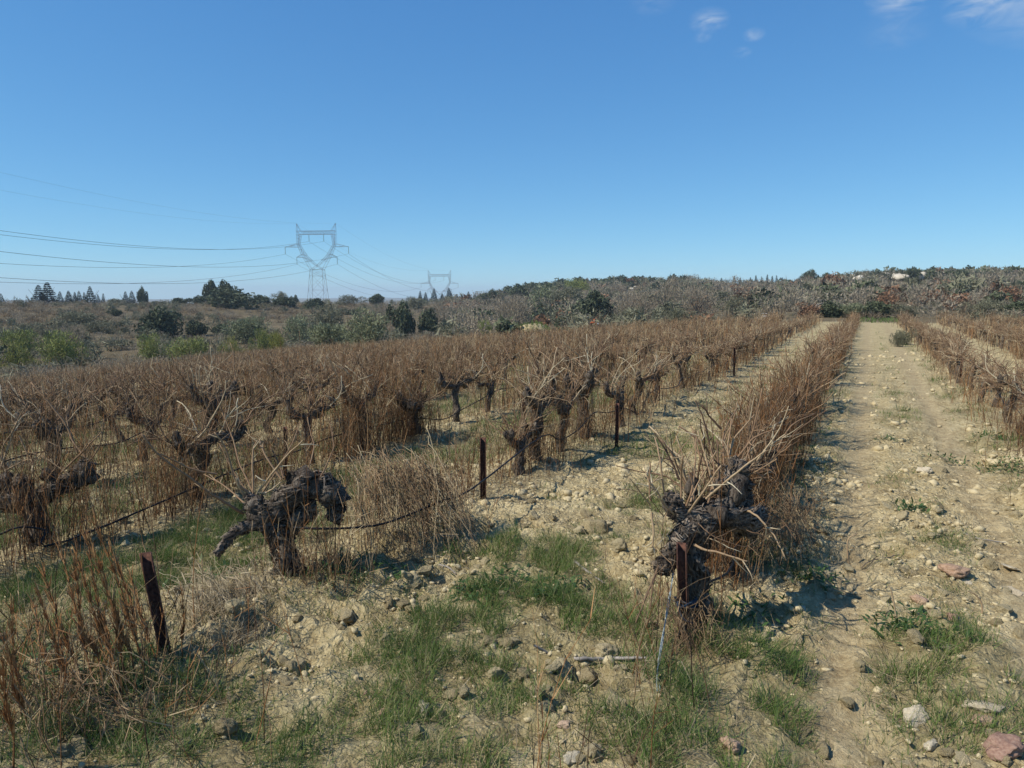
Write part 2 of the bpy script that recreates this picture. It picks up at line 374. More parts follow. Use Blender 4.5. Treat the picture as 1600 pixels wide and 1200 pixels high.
def unit(v): return v / np.maximum(np.linalg.norm(v, axis=-1, keepdims=True), 1e-9)
def tubes(P, Rr, S=5, twist=None):
    """many tubes at once: P (N,K,3), Rr (N,K) -> verts, quads"""
    P = np.asarray(P, float); Rr = np.asarray(Rr, float)
    if P.ndim == 2: P = P[None]; Rr = Rr[None]
    N, K, _ = P.shape
    T = np.gradient(P, axis=1); T = unit(T)
    av = unit(P[:, -1] - P[:, 0] + 1e-6)
    ref = np.where(np.abs(av[:, 2:3]) < .8, np.array([[0, 0, 1.]]), np.array([[1., 0.2, 0]]))
    n1 = unit(np.cross(T, ref[:, None, :])); n2 = np.cross(T, n1)
    a = np.arange(S) * 2 * math.pi / S
    ring = n1[:, :, None] * np.cos(a)[None, None, :, None] + n2[:, :, None] * np.sin(a)[None, None, :, None]
    rr = Rr[:, :, None] if Rr.ndim == 2 else Rr
    V = P[:, :, None] + ring * rr[..., None]
    i = np.arange(N)[:, None, None] * K * S; k = np.arange(K - 1)[None, :, None] * S; s = np.arange(S)[None, None, :]; s2 = (s + 1) % S
    Q = np.stack([i + k + s, i + k + s2, i + k + S + s2, i + k + S + s], -1).reshape(-1, 4)
    return V.reshape(-1, 3), Q
def ribbons(P, W, side):
    P = np.asarray(P, float); N, K, _ = P.shape
    o = side[:, None] * np.asarray(W)[..., None] * .5
    V = np.stack([P - o, P + o], 2)
    i = np.arange(N)[:, None] * K * 2; k = np.arange(K - 1)[None] * 2
    Q = np.stack([i + k, i + k + 1, i + k + 3, i + k + 2], -1).reshape(-1, 4)
    return V.reshape(-1, 3), Q
def catmull(pts, rads, sub):
    p = np.asarray(pts, float); r = np.asarray(rads, float)
    q = np.vstack([2 * p[0] - p[1], p, 2 * p[-1] - p[-2]])
    out, ro = [], []
    for i in range(len(p) - 1):
        t = np.arange(sub) / sub
        a, b, c, d = q[i], q[i + 1], q[i + 2], q[i + 3]
        t = t[:, None]
        out.append(.5 * (2 * b + (c - a) * t + (2 * a - 5 * b + 4 * c - d) * t ** 2 + (3 * b - a - 3 * c + d) * t ** 3))
        ro.append(r[i] + (r[i + 1] - r[i]) * t[:, 0])
    out.append(p[-1:]); ro.append(r[-1:])
    return np.vstack(out), np.concatenate(ro)
def gnarl(mb, pts, rads, rng, S=12, sub=6, amp=.28, mi=0, shag=0):
    """a gnarled limb: twisted ridges, burrs, closed ends"""
    P, r = catmull(pts, rads, sub)
    K = len(P); sd = rng.integers(0, 90)
    P = P + (np.stack([vn(np.arange(K) * .45, np.full(K, 3.), sd + j) for j in range(3)], 1) - .5) * r[:, None] * .7
    P = np.vstack([P[:1], P, P[-1:] + (P[-1] - P[-2]) * .15]); r = np.concatenate([[r[0] * .05], r, [r[-1] * .05]])
    K = len(P); th = np.arange(S) * 2 * math.pi / S; ss = np.arange(K)
    tw = th[None] + ss[:, None] * rng.uniform(-.22, .22)
    nsa = vn(np.cos(tw) * 1.6 + 10 + ss[:, None] * .25, np.sin(tw) * 1.6 + 10, sd + 7) - .5
    nsc = vn(np.cos(tw) * 6 + 50 + ss[:, None] * .35, np.sin(tw) * 6 + 50, sd + 11) - .5
    nsb = vn(np.cos(th)[None] * 3.1 + 30 + ss[:, None] * .7, np.sin(th)[None] * 3.1 + ss[:, None] * .5, sd + 9) - .5
    rr = r[:, None] * (1 + amp * (1.4 * nsa + 1.0 * nsb + .9 * nsc + .3 * np.sin(3 * tw)))
    V, Q = tubes(P[None], rr[None], S)
    if shag:
        G = V.reshape(K, S, 3); m = shag; k = rng.integers(1, K - 3, m); a = rng.integers(0, S, m); da = rng.integers(-1, 2, m)
        def at_(dk, lift):
            kk = np.minimum(k + dk, K - 2); q = G[kk, (a + (da if dk > 1 else 0)) % S]; return q + unit(q - P[kk]) * lift[:, None]
        R3 = np.stack([at_(0, np.full(m, .001)), at_(1, rng.uniform(.002, .009, m)), at_(3, rng.uniform(.001, .02, m))], 1) + rng.normal(0, .002, (m, 3, 3))
        Vr, Qr = ribbons(R3, np.array([[.3, 1, .35]]) * rng.uniform(.004, .013, (m, 1)), unit(np.cross(R3[:, 2] - R3[:, 0], R3[:, 1] - P[k] + 1e-4))); mb.add(Vr, Qr, .5, 1)
    return mb.add(V, Q, .5, mi)
def cane_pts(rng, o, d, L, K=6, wob=.12, droop=0.0):
    """bent shoot polylines from o (N,3) along d (N,3)"""
    N = len(o); d = unit(d); P = [o]; cur = d
    for k in range(1, K):
        cur = unit(cur + rng.normal(0, wob, (N, 3)) + np.array([0, 0, -droop]))
        P.append(P[-1] + cur * (L / (K - 1))[:, None])
    return np.stack(P, 1)
def cane_tubes(mb, P, r0, r1, tint, S=5, mi=0):
    """P (N,K,3) with a cut tip"""
    N, K, _ = P.shape
    P = np.concatenate([P, P[:, -1:] + (P[:, -1:] - P[:, -2:-1]) * .02], 1)
    t = np.linspace(0, 1, K)[None]
    Rr = (r0[:, None] * (1 - t) + r1[:, None] * t) * (1 + .22 * (np.arange(K) % 3 == 1))[None]
    Rr = np.concatenate([Rr, np.full((N, 1), 1e-4)], 1)
    V, Q = tubes(P, Rr, S)
    return mb.add(V, Q, np.repeat(tint, (K + 1) * S), mi)

def icos(sub):
    bm = bmesh.new(); bmesh.ops.create_icosphere(bm, subdivisions=sub, radius=1)
    V = np.array([v.co[:] for v in bm.verts]); F = np.array([[v.index for v in f.verts] for f in bm.faces]); bm.free()
    return V, F
ICO = {k: icos(k) for k in (1, 2, 3, 4)}
def lump(rng, sub=2, flat=.65, facets=5, rough=.12, crumbly=0):
    """broken lump of earth or stone: a ball cut by a few planes, then roughened"""
    V, F = ICO[sub]; V = V.copy()
    for _ in range(facets):
        nrm = unit(rng.normal(0, 1, 3)); lim = rng.uniform(.45, .8)
        dd = V @ nrm; V = V - np.clip(dd - lim, 0, None)[:, None] * nrm * .92
    off = rng.uniform(0, 60)
    nn = vn(V[:, 0] * 2.4 + off, V[:, 1] * 2.4 + V[:, 2] * 1.9 + off, 3) - .5
    n2 = vn(V[:, 0] * 5.5 + off, V[:, 1] * 5.5 - V[:, 2] * 4.9 + off, 4) - .5
    V = V * (1 + rough * (2 * nn + 1.3 * n2))[:, None]
    if crumbly:
        def n3(f, sd): return np.abs(vn(V[:, 0] * f + off, V[:, 1] * f + V[:, 2] * f * .7, sd) + vn(V[:, 2] * f + off, V[:, 0] * f - V[:, 1] * f * .6, sd + 1) - 1)
        V = V * (1 + crumbly * (.55 - 1.6 * n3(2.6, 8)) + crumbly * .6 * (.5 - 1.5 * n3(6.5, 12)) + crumbly * .3 * (.5 - 1.5 * n3(13, 15)))[:, None]
    V = V * np.array([rng.uniform(.8, 1.2), rng.uniform(.7, 1), flat * rng.uniform(.85, 1.1)])
    return V, F

# ------------------------------------------------------------------ object helpers
def add(name, me, parent=None, loc=None, rz=None, scale=None):
    o = bpy.data.objects.new(name, me); COL.objects.link(o)
    if parent is not None: o.parent = parent
    if loc is not None: o.location = tuple(float(v) for v in loc)
    if rz is not None: o.rotation_euler = (0, 0, rz) if np.isscalar(rz) else tuple(rz)
    if scale is not None: o.scale = (scale,) * 3 if np.isscalar(scale) else tuple(scale)
    return o
def tag(o, label=None, cat=None, group=None, kind=None):
    if label: o['label'] = label
    if cat: o['category'] = cat
    if group: o['group'] = group
    if kind: o['kind'] = kind
    return o
def thing(name, label, cat, loc, rz=0, group=None, scale=None):
    return tag(add(name, None, None, loc, rz, scale), label, cat, group)
ORD = ['first', 'second', 'third', 'fourth', 'fifth', 'sixth', 'seventh', 'eighth', 'ninth', 'tenth', 'eleventh', 'twelfth', 'thirteenth',
       'fourteenth', 'fifteenth', 'sixteenth', 'seventeenth', 'eighteenth', 'nineteenth', 'twentieth', 'twenty-first', 'twenty-second', 'twenty-third',
       'twenty-fourth', 'twenty-fifth', 'twenty-sixth', 'twenty-seventh', 'twenty-eighth', 'twenty-ninth', 'thirtieth']

# ------------------------------------------------------------------ where grass grows (photograph: tufts in the foreground, green lanes under the left rows)
TUFTS = []
for px, py, rr, w in [(640, 1010, .22, 1.0), (660, 1060, .25, .6), (1110, 1060, .26, 1.1), (1170, 1080, .22, 1), (1060, 1110, .28, 1), (1150, 1150, .25, 1), (1500, 1010, .20, 1),
                      (1450, 1060, .22, 1.1), (1520, 1060, .24, 1.2), (1560, 1100, .18, .9), (1400, 1000, .18, .7), (1480, 1140, .15, .8), (850, 995, .2, .7), (870, 860, .25, .8),
                      (700, 1085, .2, .6), (800, 915, .3, .8), (740, 925, .2, .6), (540, 890, .25, .7), (480, 1160, .3, .7), (600, 1180, .25, .8), (1280, 905, .22, .7),
                      (100, 1140, .4, .9), (60, 1080, .4, .7), (250, 1120, .3, .7), (1000, 700, .5, .7), (930, 960, .22, .6), (960, 830, .2, .4), (1100, 690, .5, .7),
                      (1430, 800, .16, .7), (1400, 690, .14, .5), (1555, 690, .35, .8), (1580, 740, .3, .7), (1270, 1150, .25, .7), (1200, 1180, .2, .9), (860, 880, .2, .6),
                      (400, 890, .3, .5), (330, 900, .3, .4), (880, 900, .2, .5), (1290, 980, .12, .4), (1230, 1050, .15, .8), (760, 1010, .25, .5), (820, 950, .2, .5)]:
    p = hit(px, py); TUFTS.append((p[0], p[1], rr, w))
def green_map(x, y):
    n1 = fbm(x / .55, y / .55, 3, 51); n2 = fbm(x / 2.6, y / 2.6, 2, 57)
    base_g = .30 * sstep(.40, .62, fbm(x / 1.1, y / 1.1, 3, 61)) * (1 - sstep(14, 24, np.hypot(x, y)))
    lane = sstep(-3.3, -3.9, x) * sstep(.20, .6, row_dist(x)) * (1 - sstep(16, 30, np.hypot(x, y)))
    g = base_g + lane * (.6 + .9 * sstep(.35, .65, n2)) * 1.2
    inter = sstep(-2.7, -2.2, x) * (1 - sstep(-1.15, -.8, x))
    g = g + inter * .55 * sstep(.48, .68, n1) + .25 * sstep(.55, .72, n1) * sstep(-3.2, -2.4, x)
    g = g + .5 * np.exp(-((x + .55) / .2) ** 2) * sstep(.5, .65, n1) + .55 * np.exp(-((x - 1.35) / .3) ** 2) * sstep(.42, .62, n1) + .35 * np.exp(-((x - .43) / .16) ** 2) * sstep(.5, .66, n1)
    for tx, ty, rr, w in TUFTS:
        g = g + w * np.exp(-(((x - tx) ** 2 + (y - ty) ** 2) / rr ** 2))
    return np.clip(g * (1 - .9 * np.clip(ruts(x), 0, 1)), 0, 1.3)

# ------------------------------------------------------------------ ground, track, hills: one sheet cut in three
def axis(lo, hi, step, far_lo, far_hi, grow=1.07):
    c = list(np.arange(lo, hi, step)); s = step; v = c[-1]; up = []
    while v < far_hi: s *= grow; v += s; up.append(v)
    s = step; v = c[0]; dn = []
    while v > far_lo: s *= grow; v -= s; dn.append(v)
    return np.array(dn[::-1] + c + up)
gx = axis(-6.2, 2.2, .036, -2600, 2600); gy = axis(1.2, 8.2, .036, -400, 3600)
X, Y = np.meshgrid(gx, gy, indexing='ij')
Z = gz(X, Y); nx, ny = X.shape
VV = np.stack([X, Y, Z], -1).reshape(-1, 3)
ii, jj = np.meshgrid(np.arange(nx - 1), np.arange(ny - 1), indexing='ij')
Q = np.stack([ii * ny + jj, (ii + 1) * ny + jj, (ii + 1) * ny + jj + 1, ii * ny + jj + 1], -1).reshape(-1, 4)
cx = VV[Q].mean(1)
rcen = np.hypot(cx[:, 0], cx[:, 1])
is_trk = (cx[:, 0] > -.42) & (cx[:, 0] < 1.28) & (cx[:, 1] > -3) & (cx[:, 1] < ROW_END + 1)
is_hill = (rcen > 62) & ~is_trk
gr_att = np.zeros(len(VV)); nearm = np.hypot(VV[:, 0], VV[:, 1]) < 40
gr_att[nearm] = green_map(VV[nearm, 0], VV[nearm, 1])
rut_att = np.clip(ruts(VV[:, 0]), 0, 1) * (1 - sstep(ROW_END, ROW_END + 4, VV[:, 1]))
far_att = np.where(in_field(VV[:, 0], VV[:, 1]), 0, 1.0) * sstep(0, 1, np.clip(np.hypot(VV[:, 0], VV[:, 1]) - 12, 0, 1))
far_att = np.maximum(far_att, sstep(ROW_END - .5, ROW_END + 2, VV[:, 1]))
def sub_sheet(name, mask, mat):
    q = Q[mask]; u, inv = np.unique(q, return_inverse=True)
    mb = MB(); mb.add(VV[u], inv.reshape(-1, 4))
    o = add(name, mb.mesh(name, mat, True, {'green': gr_att[u], 'rut': rut_att[u], 'far': far_att[u]})); o['kind'] = 'structure'
    return o
sub_sheet('ground', ~is_trk & ~is_hill, M['soil'])
sub_sheet('dirt_track', is_trk, M['soil'])
sub_sheet('hills', is_hill, M['hill'])

# ------------------------------------------------------------------ electricity pylons and cables
def bar(mb, a, b, w=.2, mi=0):
    V, Qd = tubes(np.array([[a, b]], float), np.full((1, 2), w * .5), 4); mb.add(V, Qd, .5, mi)
def lattice(mb, A, B, n, w):
    """zigzag between two chords given by end points"""
    A = np.asarray(A, float); B = np.asarray(B, float)
    t = np.linspace(0, 1, n + 1)
    for i in range(n):
        a0 = A[0] + (A[1] - A[0]) * t[i]; a1 = A[0] + (A[1] - A[0]) * t[i + 1]
        b0 = B[0] + (B[1] - B[0]) * t[i]; b1 = B[0] + (B[1] - B[0]) * t[i + 1]
        bar(mb, a0, b1, w); bar(mb, b0, a1, w); bar(mb, a1, b1, w)
def pylon_parts(w):
    """local frame: x across the line, y along it, z up from the level of the camera's eye minus 1.7 m"""
    P = []; W2 = w * .62
    def part(name, fn, mat='tower'):
        mb = MB(); fn(mb); P.append((name, mb.mesh('pylon_' + name, M[mat])))
    zb, zt = -14.0, 13.4; xb, xt = 5.0, 3.0; yb, yt = 4.6, 1.6
    corner = lambda z, sx, sy: np.array([sx * (xb + (xt - xb) * (z - zb) / (zt - zb)), sy * (yb + (yt - yb) * (z - zb) / (zt - zb)), z])
    for sx in (-1, 1):
        for sy in (-1, 1):
            part('leg', lambda mb: bar(mb, corner(zb, sx, sy), corner(zt, sx, sy), w * 1.1))
    zs = [-14, -8, -3, 3.8, 10.4, 13.4]
    def brace(mb):
        for a, b in zip(zs[:-1], zs[1:]):
            for (s0, s1) in (((-1, -1), (1, -1)), ((1, -1), (1, 1)), ((1, 1), (-1, 1)), ((-1, 1), (-1, -1))):
                bar(mb, corner(a, *s0), corner(b, *s1), W2); bar(mb, corner(a, *s1), corner(b, *s0), W2); bar(mb, corner(b, *s0), corner(b, *s1), W2)
    part('bracing', brace)
    for s in (-1, 1):
        def limb(mb):
            outer = [(s * 3.0, 13.4), (s * 5.2, 17.2), (s * 7.3, 20.6), (s * 9.15, 25.0)]
            inner = [(-s * 3.0, 13.4), (s * 0.2, 15.2), (s * 5.2, 20.0), (s * 8.3, 25.0)]
            for sy in (-1, 1):
                for ch in (outer, inner):
                    for a, b in zip(ch[:-1], ch[1:]):
                        bar(mb, (a[0], sy * (1.6 - .05 * (a[1] - 13.4)), a[1]), (b[0], sy * (1.6 - .05 * (b[1] - 13.4)), b[1]), w)
                for k in range(1, 3):
                    y = sy * 1.3
                    lattice(mb, [(outer[k][0], y, outer[k][1]), (outer[k + 1][0], y, outer[k + 1][1])], [(inner[k][0], y, inner[k][1]), (inner[k + 1][0], y, inner[k + 1][1])], 2, W2)
            for ch in (outer, inner):
                for a in ch[1:]: bar(mb, (a[0], -1.2, a[1]), (a[0], 1.2, a[1]), W2)
        part('limb', limb)
        def mast(mb):
            for sy in (-1, 1):
                bar(mb, (s * 9.15, sy * 1.0, 25), (s * 9.4, sy * .9, 31.3), w); bar(mb, (s * 8.3, sy * 1.0, 25), (s * 7.5, sy * .9, 29.7), w)
                lattice(mb, [(s * 9.15, sy, 25), (s * 9.4, sy * .9, 31.3)], [(s * 8.3, sy, 25), (s * 7.5, sy * .9, 29.7)], 4, W2)
                bar(mb, (s * 9.4, sy * .9, 31.3), (s * 9.5, 0, 34.8), w); bar(mb, (s * 7.5, sy * .9, 31.3), (s * 9.5, 0, 34.8), w)
            bar(mb, (s * 9.0, -.4, 33), (s * 9.0, .4, 33), W2)
        part('earth_wire_peak', mast)
        def arm_up(mb):
            tip = (s * 15.6, 0, 23.9)
            for sy in (-1, 1):
                bar(mb, (s * 9.2, sy, 25.4), tip, w); bar(mb, (s * 8.9, sy, 23.9), tip, w)
                bar(mb, (s * 11.3, sy * .67, 24.9), (s * 11.3, sy * .67, 23.9), W2); bar(mb, (s * 13.4, sy * .35, 24.4), (s * 11.3, sy * .67, 23.9), W2)
        part('cross_arm', arm_up)
        def arm_low(mb):
            tip = (s * 10.0, 0, 19.1)
            for sy in (-1, 1):
                bar(mb, (s * 7.1, sy, 20.5), tip, w); bar(mb, (s * 6.3, sy, 19.1), tip, w); bar(mb, (s * 8.2, sy * .6, 19.9), (s * 8.2, sy * .6, 19.1), W2)
        part('cross_arm', arm_low)
    def beam(mb):
        for sy in (-1, 1):
            bar(mb, (-9.4, sy * .9, 31.3), (9.4, sy * .9, 31.3), w); bar(mb, (-7.5, sy * .9, 29.7), (7.5, sy * .9, 29.7), w)
            lattice(mb, [(-7.5, sy * .9, 31.3), (7.5, sy * .9, 31.3)], [(-7.5, sy * .9, 29.7), (7.5, sy * .9, 29.7)], 9, W2)
        for x in np.linspace(-7.5, 7.5, 7): bar(mb, (x, -.9, 31.3), (x, .9, 31.3), W2)
    part('beam', beam)
    for (x, z) in INS:
        def ins(mb):
            K = 21; zz = np.linspace(z, z - 3.2, K); rr = np.where(np.arange(K) % 2 == 0, .07, .16)
            V, Qd = tubes(np.stack([np.full(K, x), np.zeros(K), zz], 1)[None], rr[None], 6); mb.add(V, Qd)
        part('insulator_string', ins, 'glassins')
    return P
INS = [(-3.6, 29.7), (3.6, 29.7), (-15.5, 23.9), (15.5, 23.9), (-9.9, 19.1), (9.9, 19.1)]
P1 = U(497, 460, 350); P2 = U(687, 460, 608)
line_dir = unit((P2 - P1)[:2]); across = np.array([line_dir[1], -line_dir[0]])
rz_line = math.atan2(across[1], across[0])
parts1 = pylon_parts(.12)
for (P, lab, dz) in ((P1, 'larger nearer lattice electricity pylon with V-shaped head on the left skyline', 0.0), (P2, 'smaller farther lattice electricity pylon half hidden by dark conifers', -13.2)):
    t = thing('electricity_pylon', lab, 'pylon', (P[0], P[1], dz), rz_line, 'lattice electricity pylons')
    for nme, me in parts1: add(nme, me, t)
P0 = np.array([P1[0] - line_dir[0] * 345, P1[1] - line_dir[1] * 345])
def attach(P, x, z, dz): return np.array([P[0] + across[0] * x, P[1] + across[1] * x, z + dz])
def cable(name, a, b, sag, r, label):
    K = 48; t = np.linspace(0, 1, K)[:, None]
    p = a + (b - a) * t; p[:, 2] -= (4 * sag * t * (1 - t))[:, 0]
    V, Qd = tubes(p[None], np.full((1, K), r), 4); mb = MB(); mb.add(V, Qd)
    tag(add(name, mb.mesh(name, M['cable'])), label, 'cable', 'power cables of the pylon line')
cn = ['inner left', 'inner right', 'upper outer left', 'upper outer right', 'lower left', 'lower right']
for (x, z), nm in zip(INS, cn):
    cable('power_cable', attach(P0, x, z - 3.2, 3.5), attach(P1, x, z - 3.2, 0), 13.0, .040, f'dark power cable sagging leftward from the nearer pylon\'s {nm} insulator')
    cable('power_cable', attach(P1, x, z - 3.2, 0), attach(P2, x, z - 3.2, -13.2), 9.0, .045, f'dark power cable running from the nearer pylon\'s {nm} insulator to the farther pylon')
for s, nm in ((-1, 'left'), (1, 'right')):
    cable('earth_wire', attach(P0, s * 9.5, 34.8, 3.5), attach(P1, s * 9.5, 34.8, 0), 10.0, .013, f'thin earth wire leading left out of frame from the nearer pylon\'s {nm} peak')
    cable('earth_wire', attach(P1, s * 9.5, 34.8, 0), attach(P2, s * 9.5, 34.8, -13.2), 7.0, .02, f'thin earth wire between the {nm} peaks of the two pylons')

# ------------------------------------------------------------------ trees and bushes
def crown_leafy(rng, n, lobes=7, leaf=.12, flat=.8, up=0.0, spiky=0.0, core=.45):
    """unit crown about 1 m in radius standing on z=0: leaf clumps spread through several uneven lobes"""
    c = rng.normal(0, .36, (lobes, 3)); c[:, 2] = rng.uniform(.18, 1.05, lobes) * flat; rl = rng.uniform(.32, .62, lobes) * (1.05 - .35 * c[:, 2])
    c[0] = (0, 0, .5 * flat); rl[0] = .75
    w = rl ** 2; k = rng.choice(lobes, n, p=w / w.sum())
    d = unit(rng.normal(0, 1, (n, 3))); rr = rng.uniform(core, 1, n) ** .7
    clump = vn(d[:, 0] * 3 + k * 5, d[:, 1] * 3 + d[:, 2] * 3, 60)
    rr = rr * (.82 + .36 * clump)
    p = c[k] + d * (rl[k] * rr)[:, None] * np.array([1, 1, .85]); p[:, 2] = np.abs(p[:, 2]) * 1.0
    s = leaf * rng.uniform(.6, 1.5, n)
    a = unit(rng.normal(0, 1, (n, 3)) + d * spiky + np.array([0, 0, up])); b = unit(np.cross(a, rng.normal(0, 1, (n, 3))))
    asp = .55 if spiky == 0 else .22
    V = np.stack([p - a * s[:, None] * .5 - b * s[:, None] * asp * .5, p - a * s[:, None] * .2 + b * s[:, None] * asp, p + a * s[:, None] * (1 + spiky)], 1)
    tint = np.clip(.42 + .5 * (clump - .5) + rng.normal(0, .16, n), 0, 1)
    return V.reshape(-1, 3), np.arange(n * 3).reshape(-1, 3), np.repeat(tint, 3)
def crown_bare(rng, nb=12, nt=16, ns=4, w=.03):
    """leafless crown: limbs, boughs and a fuzz of twigs, unit size 1 m high, spreading"""
    P = []; Wd = []; T = []
    o = np.zeros((nb, 3)); o[:, 2] = .02
    d = rng.normal(0, .75, (nb, 3)); d[:, 2] = rng.uniform(.35, 1.0, nb); L = rng.uniform(.5, .72, nb)
    B = cane_pts(rng, o, d, L, 5, .16)
    P.append((B, w * 1.6, w * .6, .35))
    idx = np.repeat(np.arange(nb), nt); seg = rng.integers(1, 5, len(idx)); o2 = B[idx, seg]
    d2 = unit(o2) * .7 + rng.normal(0, .55, (len(idx), 3)); d2[:, 2] += .35
    B2 = cane_pts(rng, o2, d2, rng.uniform(.18, .40, len(idx)), 4, .2)
    P.append((B2, w * .6, w * .3, .5))
    idx = np.repeat(np.arange(len(B2)), ns); seg = rng.integers(1, 4, len(idx)); o3 = B2[idx, seg]
    d3 = unit(o3) * .5 + rng.normal(0, .7, (len(idx), 3)); d3[:, 2] += .25
    B3 = cane_pts(rng, o3, d3, rng.uniform(.07, .18, len(idx)), 2, .1)
    P.append((B3, w * .42, w * .2, .62))
    Vs = []; Fs = []; Ts = []; n = 0
    for B, wa, wb, t in P:
        K = B.shape[1]; side = unit(np.cross(B[:, -1] - B[:, 0], rng.normal(0, 1, (len(B), 3))))
        V, Qd = ribbons(B, np.linspace(wa, wb, K)[None].repeat(len(B), 0), side)
        Vs.append(V); Fs.append(Qd + n); n += len(V); Ts.append(np.repeat(np.clip(t + rng.normal(0, .15, len(B)), 0, 1), K * 2))
    V = np.concatenate(Vs); V[:, 2] = np.abs(V[:, 2])
    return V, np.concatenate(Fs), np.concatenate(Ts)
def crown_twig(rng, n, leaf=.30, w=.022, lobes=6):
    c = rng.normal(0, .38, (lobes, 3)); c[:, 2] = rng.uniform(.35, .85, lobes); rl = rng.uniform(.3, .5, lobes); c[0] = (0, 0, .45); rl[0] = .6
    k = rng.choice(lobes, n, p=rl ** 2 / (rl ** 2).sum()); d = unit(rng.normal(0, 1, (n, 3))); p = c[k] + d * (rl[k] * rng.uniform(.35, 1, n) ** .5)[:, None]; p[:, 2] = np.abs(p[:, 2])
    a = unit(unit(p * [1, 1, .7] - [0, 0, .1]) * .8 + rng.normal(0, .45, (n, 3)) + [0, 0, .45]); b = unit(np.cross(a, rng.normal(0, 1, (n, 3)))); s = leaf * rng.uniform(.4, 1.2, n); ww = w * rng.uniform(.7, 1.6, n)
    V = np.stack([p - b * ww[:, None], p + b * ww[:, None], p + a * s[:, None]], 1)
    return V.reshape(-1, 3), np.arange(3 * n).reshape(-1, 3), np.repeat(np.clip(.5 + rng.normal(0, .2, n), 0, 1), 3)
def crown_conifer(rng, n=2000, slim=.28, ragged=.42):
    """unit height cone of drooping needle sprays in whorls"""
    t = rng.random(n) ** .75; lev = np.round(t * 13) / 13; t = .35 * lev + .65 * t
    th = rng.uniform(0, 2 * math.pi, n); sec = vn(np.cos(th) * 2 + lev * 9, np.sin(th) * 2, 71)
    Rm = slim * (1 - t) ** .85 * (1 - ragged + 2 * ragged * sec) + .012
    q = rng.uniform(.25, 1, n) ** .6
    p = np.stack([np.cos(th) * Rm * q, np.sin(th) * Rm * q, .07 + .93 * t - .10 * q * Rm], 1)
    s = rng.uniform(.04, .085, n) * (1 - .65 * t); out = np.stack([np.cos(th), np.sin(th), rng.uniform(-.6, .1, n)], 1)
    side = np.stack([-np.sin(th), np.cos(th), rng.normal(0, .4, n)], 1)
    V = np.stack([p - side * s[:, None] * .6, p + side * s[:, None] * .6 , p + out * s[:, None] * 1.3], 1)
    return V.reshape(-1, 3), np.arange(n * 3).reshape(-1, 3), np.repeat(np.clip(.45 + rng.normal(0, .2, n), 0, 1), 3)
def trunk_mesh(rng, h=.5, r=.06, name='trunk'):
    mb = MB(); gnarl(mb, [(0, 0, -.12), (.02, 0, h * .4), (rng.normal(0, .05), rng.normal(0, .05), h)], [r * 1.3, r, r * .6], rng, 6, 3, .2)
    for k in range(4):
        a = rng.uniform(0, 6.28); gnarl(mb, [(0, 0, h * .35), (.18 * math.cos(a), .18 * math.sin(a), h * .75), (.38 * math.cos(a), .38 * math.sin(a), h * 1.15)], [r * .6, r * .4, r * .2], rng, 5, 3, .2)
    return mb.mesh(name, M['wood'])
PROTO = {}
def proto(kind, n_var, fn):
    PROTO[kind] = []
    for v in range(n_var):
        rng = np.random.default_rng(abs(hash(kind)) % 9999 * 0 + sum(map(ord, kind)) * 31 + v)
        V, F, T = fn(rng); mb = MB()
        if isinstance(F, tuple): mb.add(V, F[0], T); mb.n = 0; nv = len(V); mb.F3.append(F[1]); mb.m3.append(np.zeros(len(F[1]), int)); mb.n = nv
        else: mb.add(V, F, T)
        matk = {'round_evergreen': 'evergreen', 'scrub': 'greygreen'}.get(kind, kind)
        PROTO[kind].append((mb.mesh('crown_' + kind, M['t_' + matk]), (V, F, T)))
proto('evergreen', 4, lambda r: crown_leafy(r, 2600, 9, .10, .95))
proto('round_evergreen', 2, lambda r: crown_leafy(r, 3000, 12, .085, .8))
proto('olive', 4, lambda r: crown_leafy(r, 2600, 10, .085, .95, .5, .6))
proto('greygreen', 4, lambda r: crown_leafy(r, 2200, 9, .09, .9, .4, .5))
proto('broom', 4, lambda r: crown_leafy(r, 3000, 8, .065, .85, .7, .7))
proto('yellow', 3, lambda r: crown_leafy(r, 2600, 7, .065, .8, .7, .7))
proto('rusty', 3, lambda r: crown_leafy(r, 1100, 8, .10, 1.05))
def bare_full(r):
    V, F, T = crown_bare(r, 10, 12, 3, .022); V2, F2, T2 = crown_twig(r, 1500, .16, .011, 9)
    return np.concatenate([V, V2]), (F, F2 + len(V)), np.concatenate([T, T2])
proto('bare', 5, bare_full)
proto('conifer', 9, lambda r: crown_conifer(r, 1600, r.uniform(.20, .38), r.uniform(.25, .6)))
TRUNKS = [trunk_mesh(np.random.default_rng(40 + i)) for i in range(3)]
CTRUNK = trunk_mesh(np.random.default_rng(50), .8, .014)
CATS = {'evergreen': ('evergreen_tree', 'tree'), 'round_evergreen': ('evergreen_tree', 'tree'), 'olive': ('olive_bush', 'bush'), 'greygreen': ('scrub_bush', 'bush'), 'broom': ('broom_bush', 'bush'),
        'yellow': ('broom_bush', 'bush'), 'rusty': ('oak_tree', 'tree'), 'bare': ('bare_tree', 'tree'), 'conifer': ('conifer_tree', 'tree')}
tree_n = 0
KEEP = []
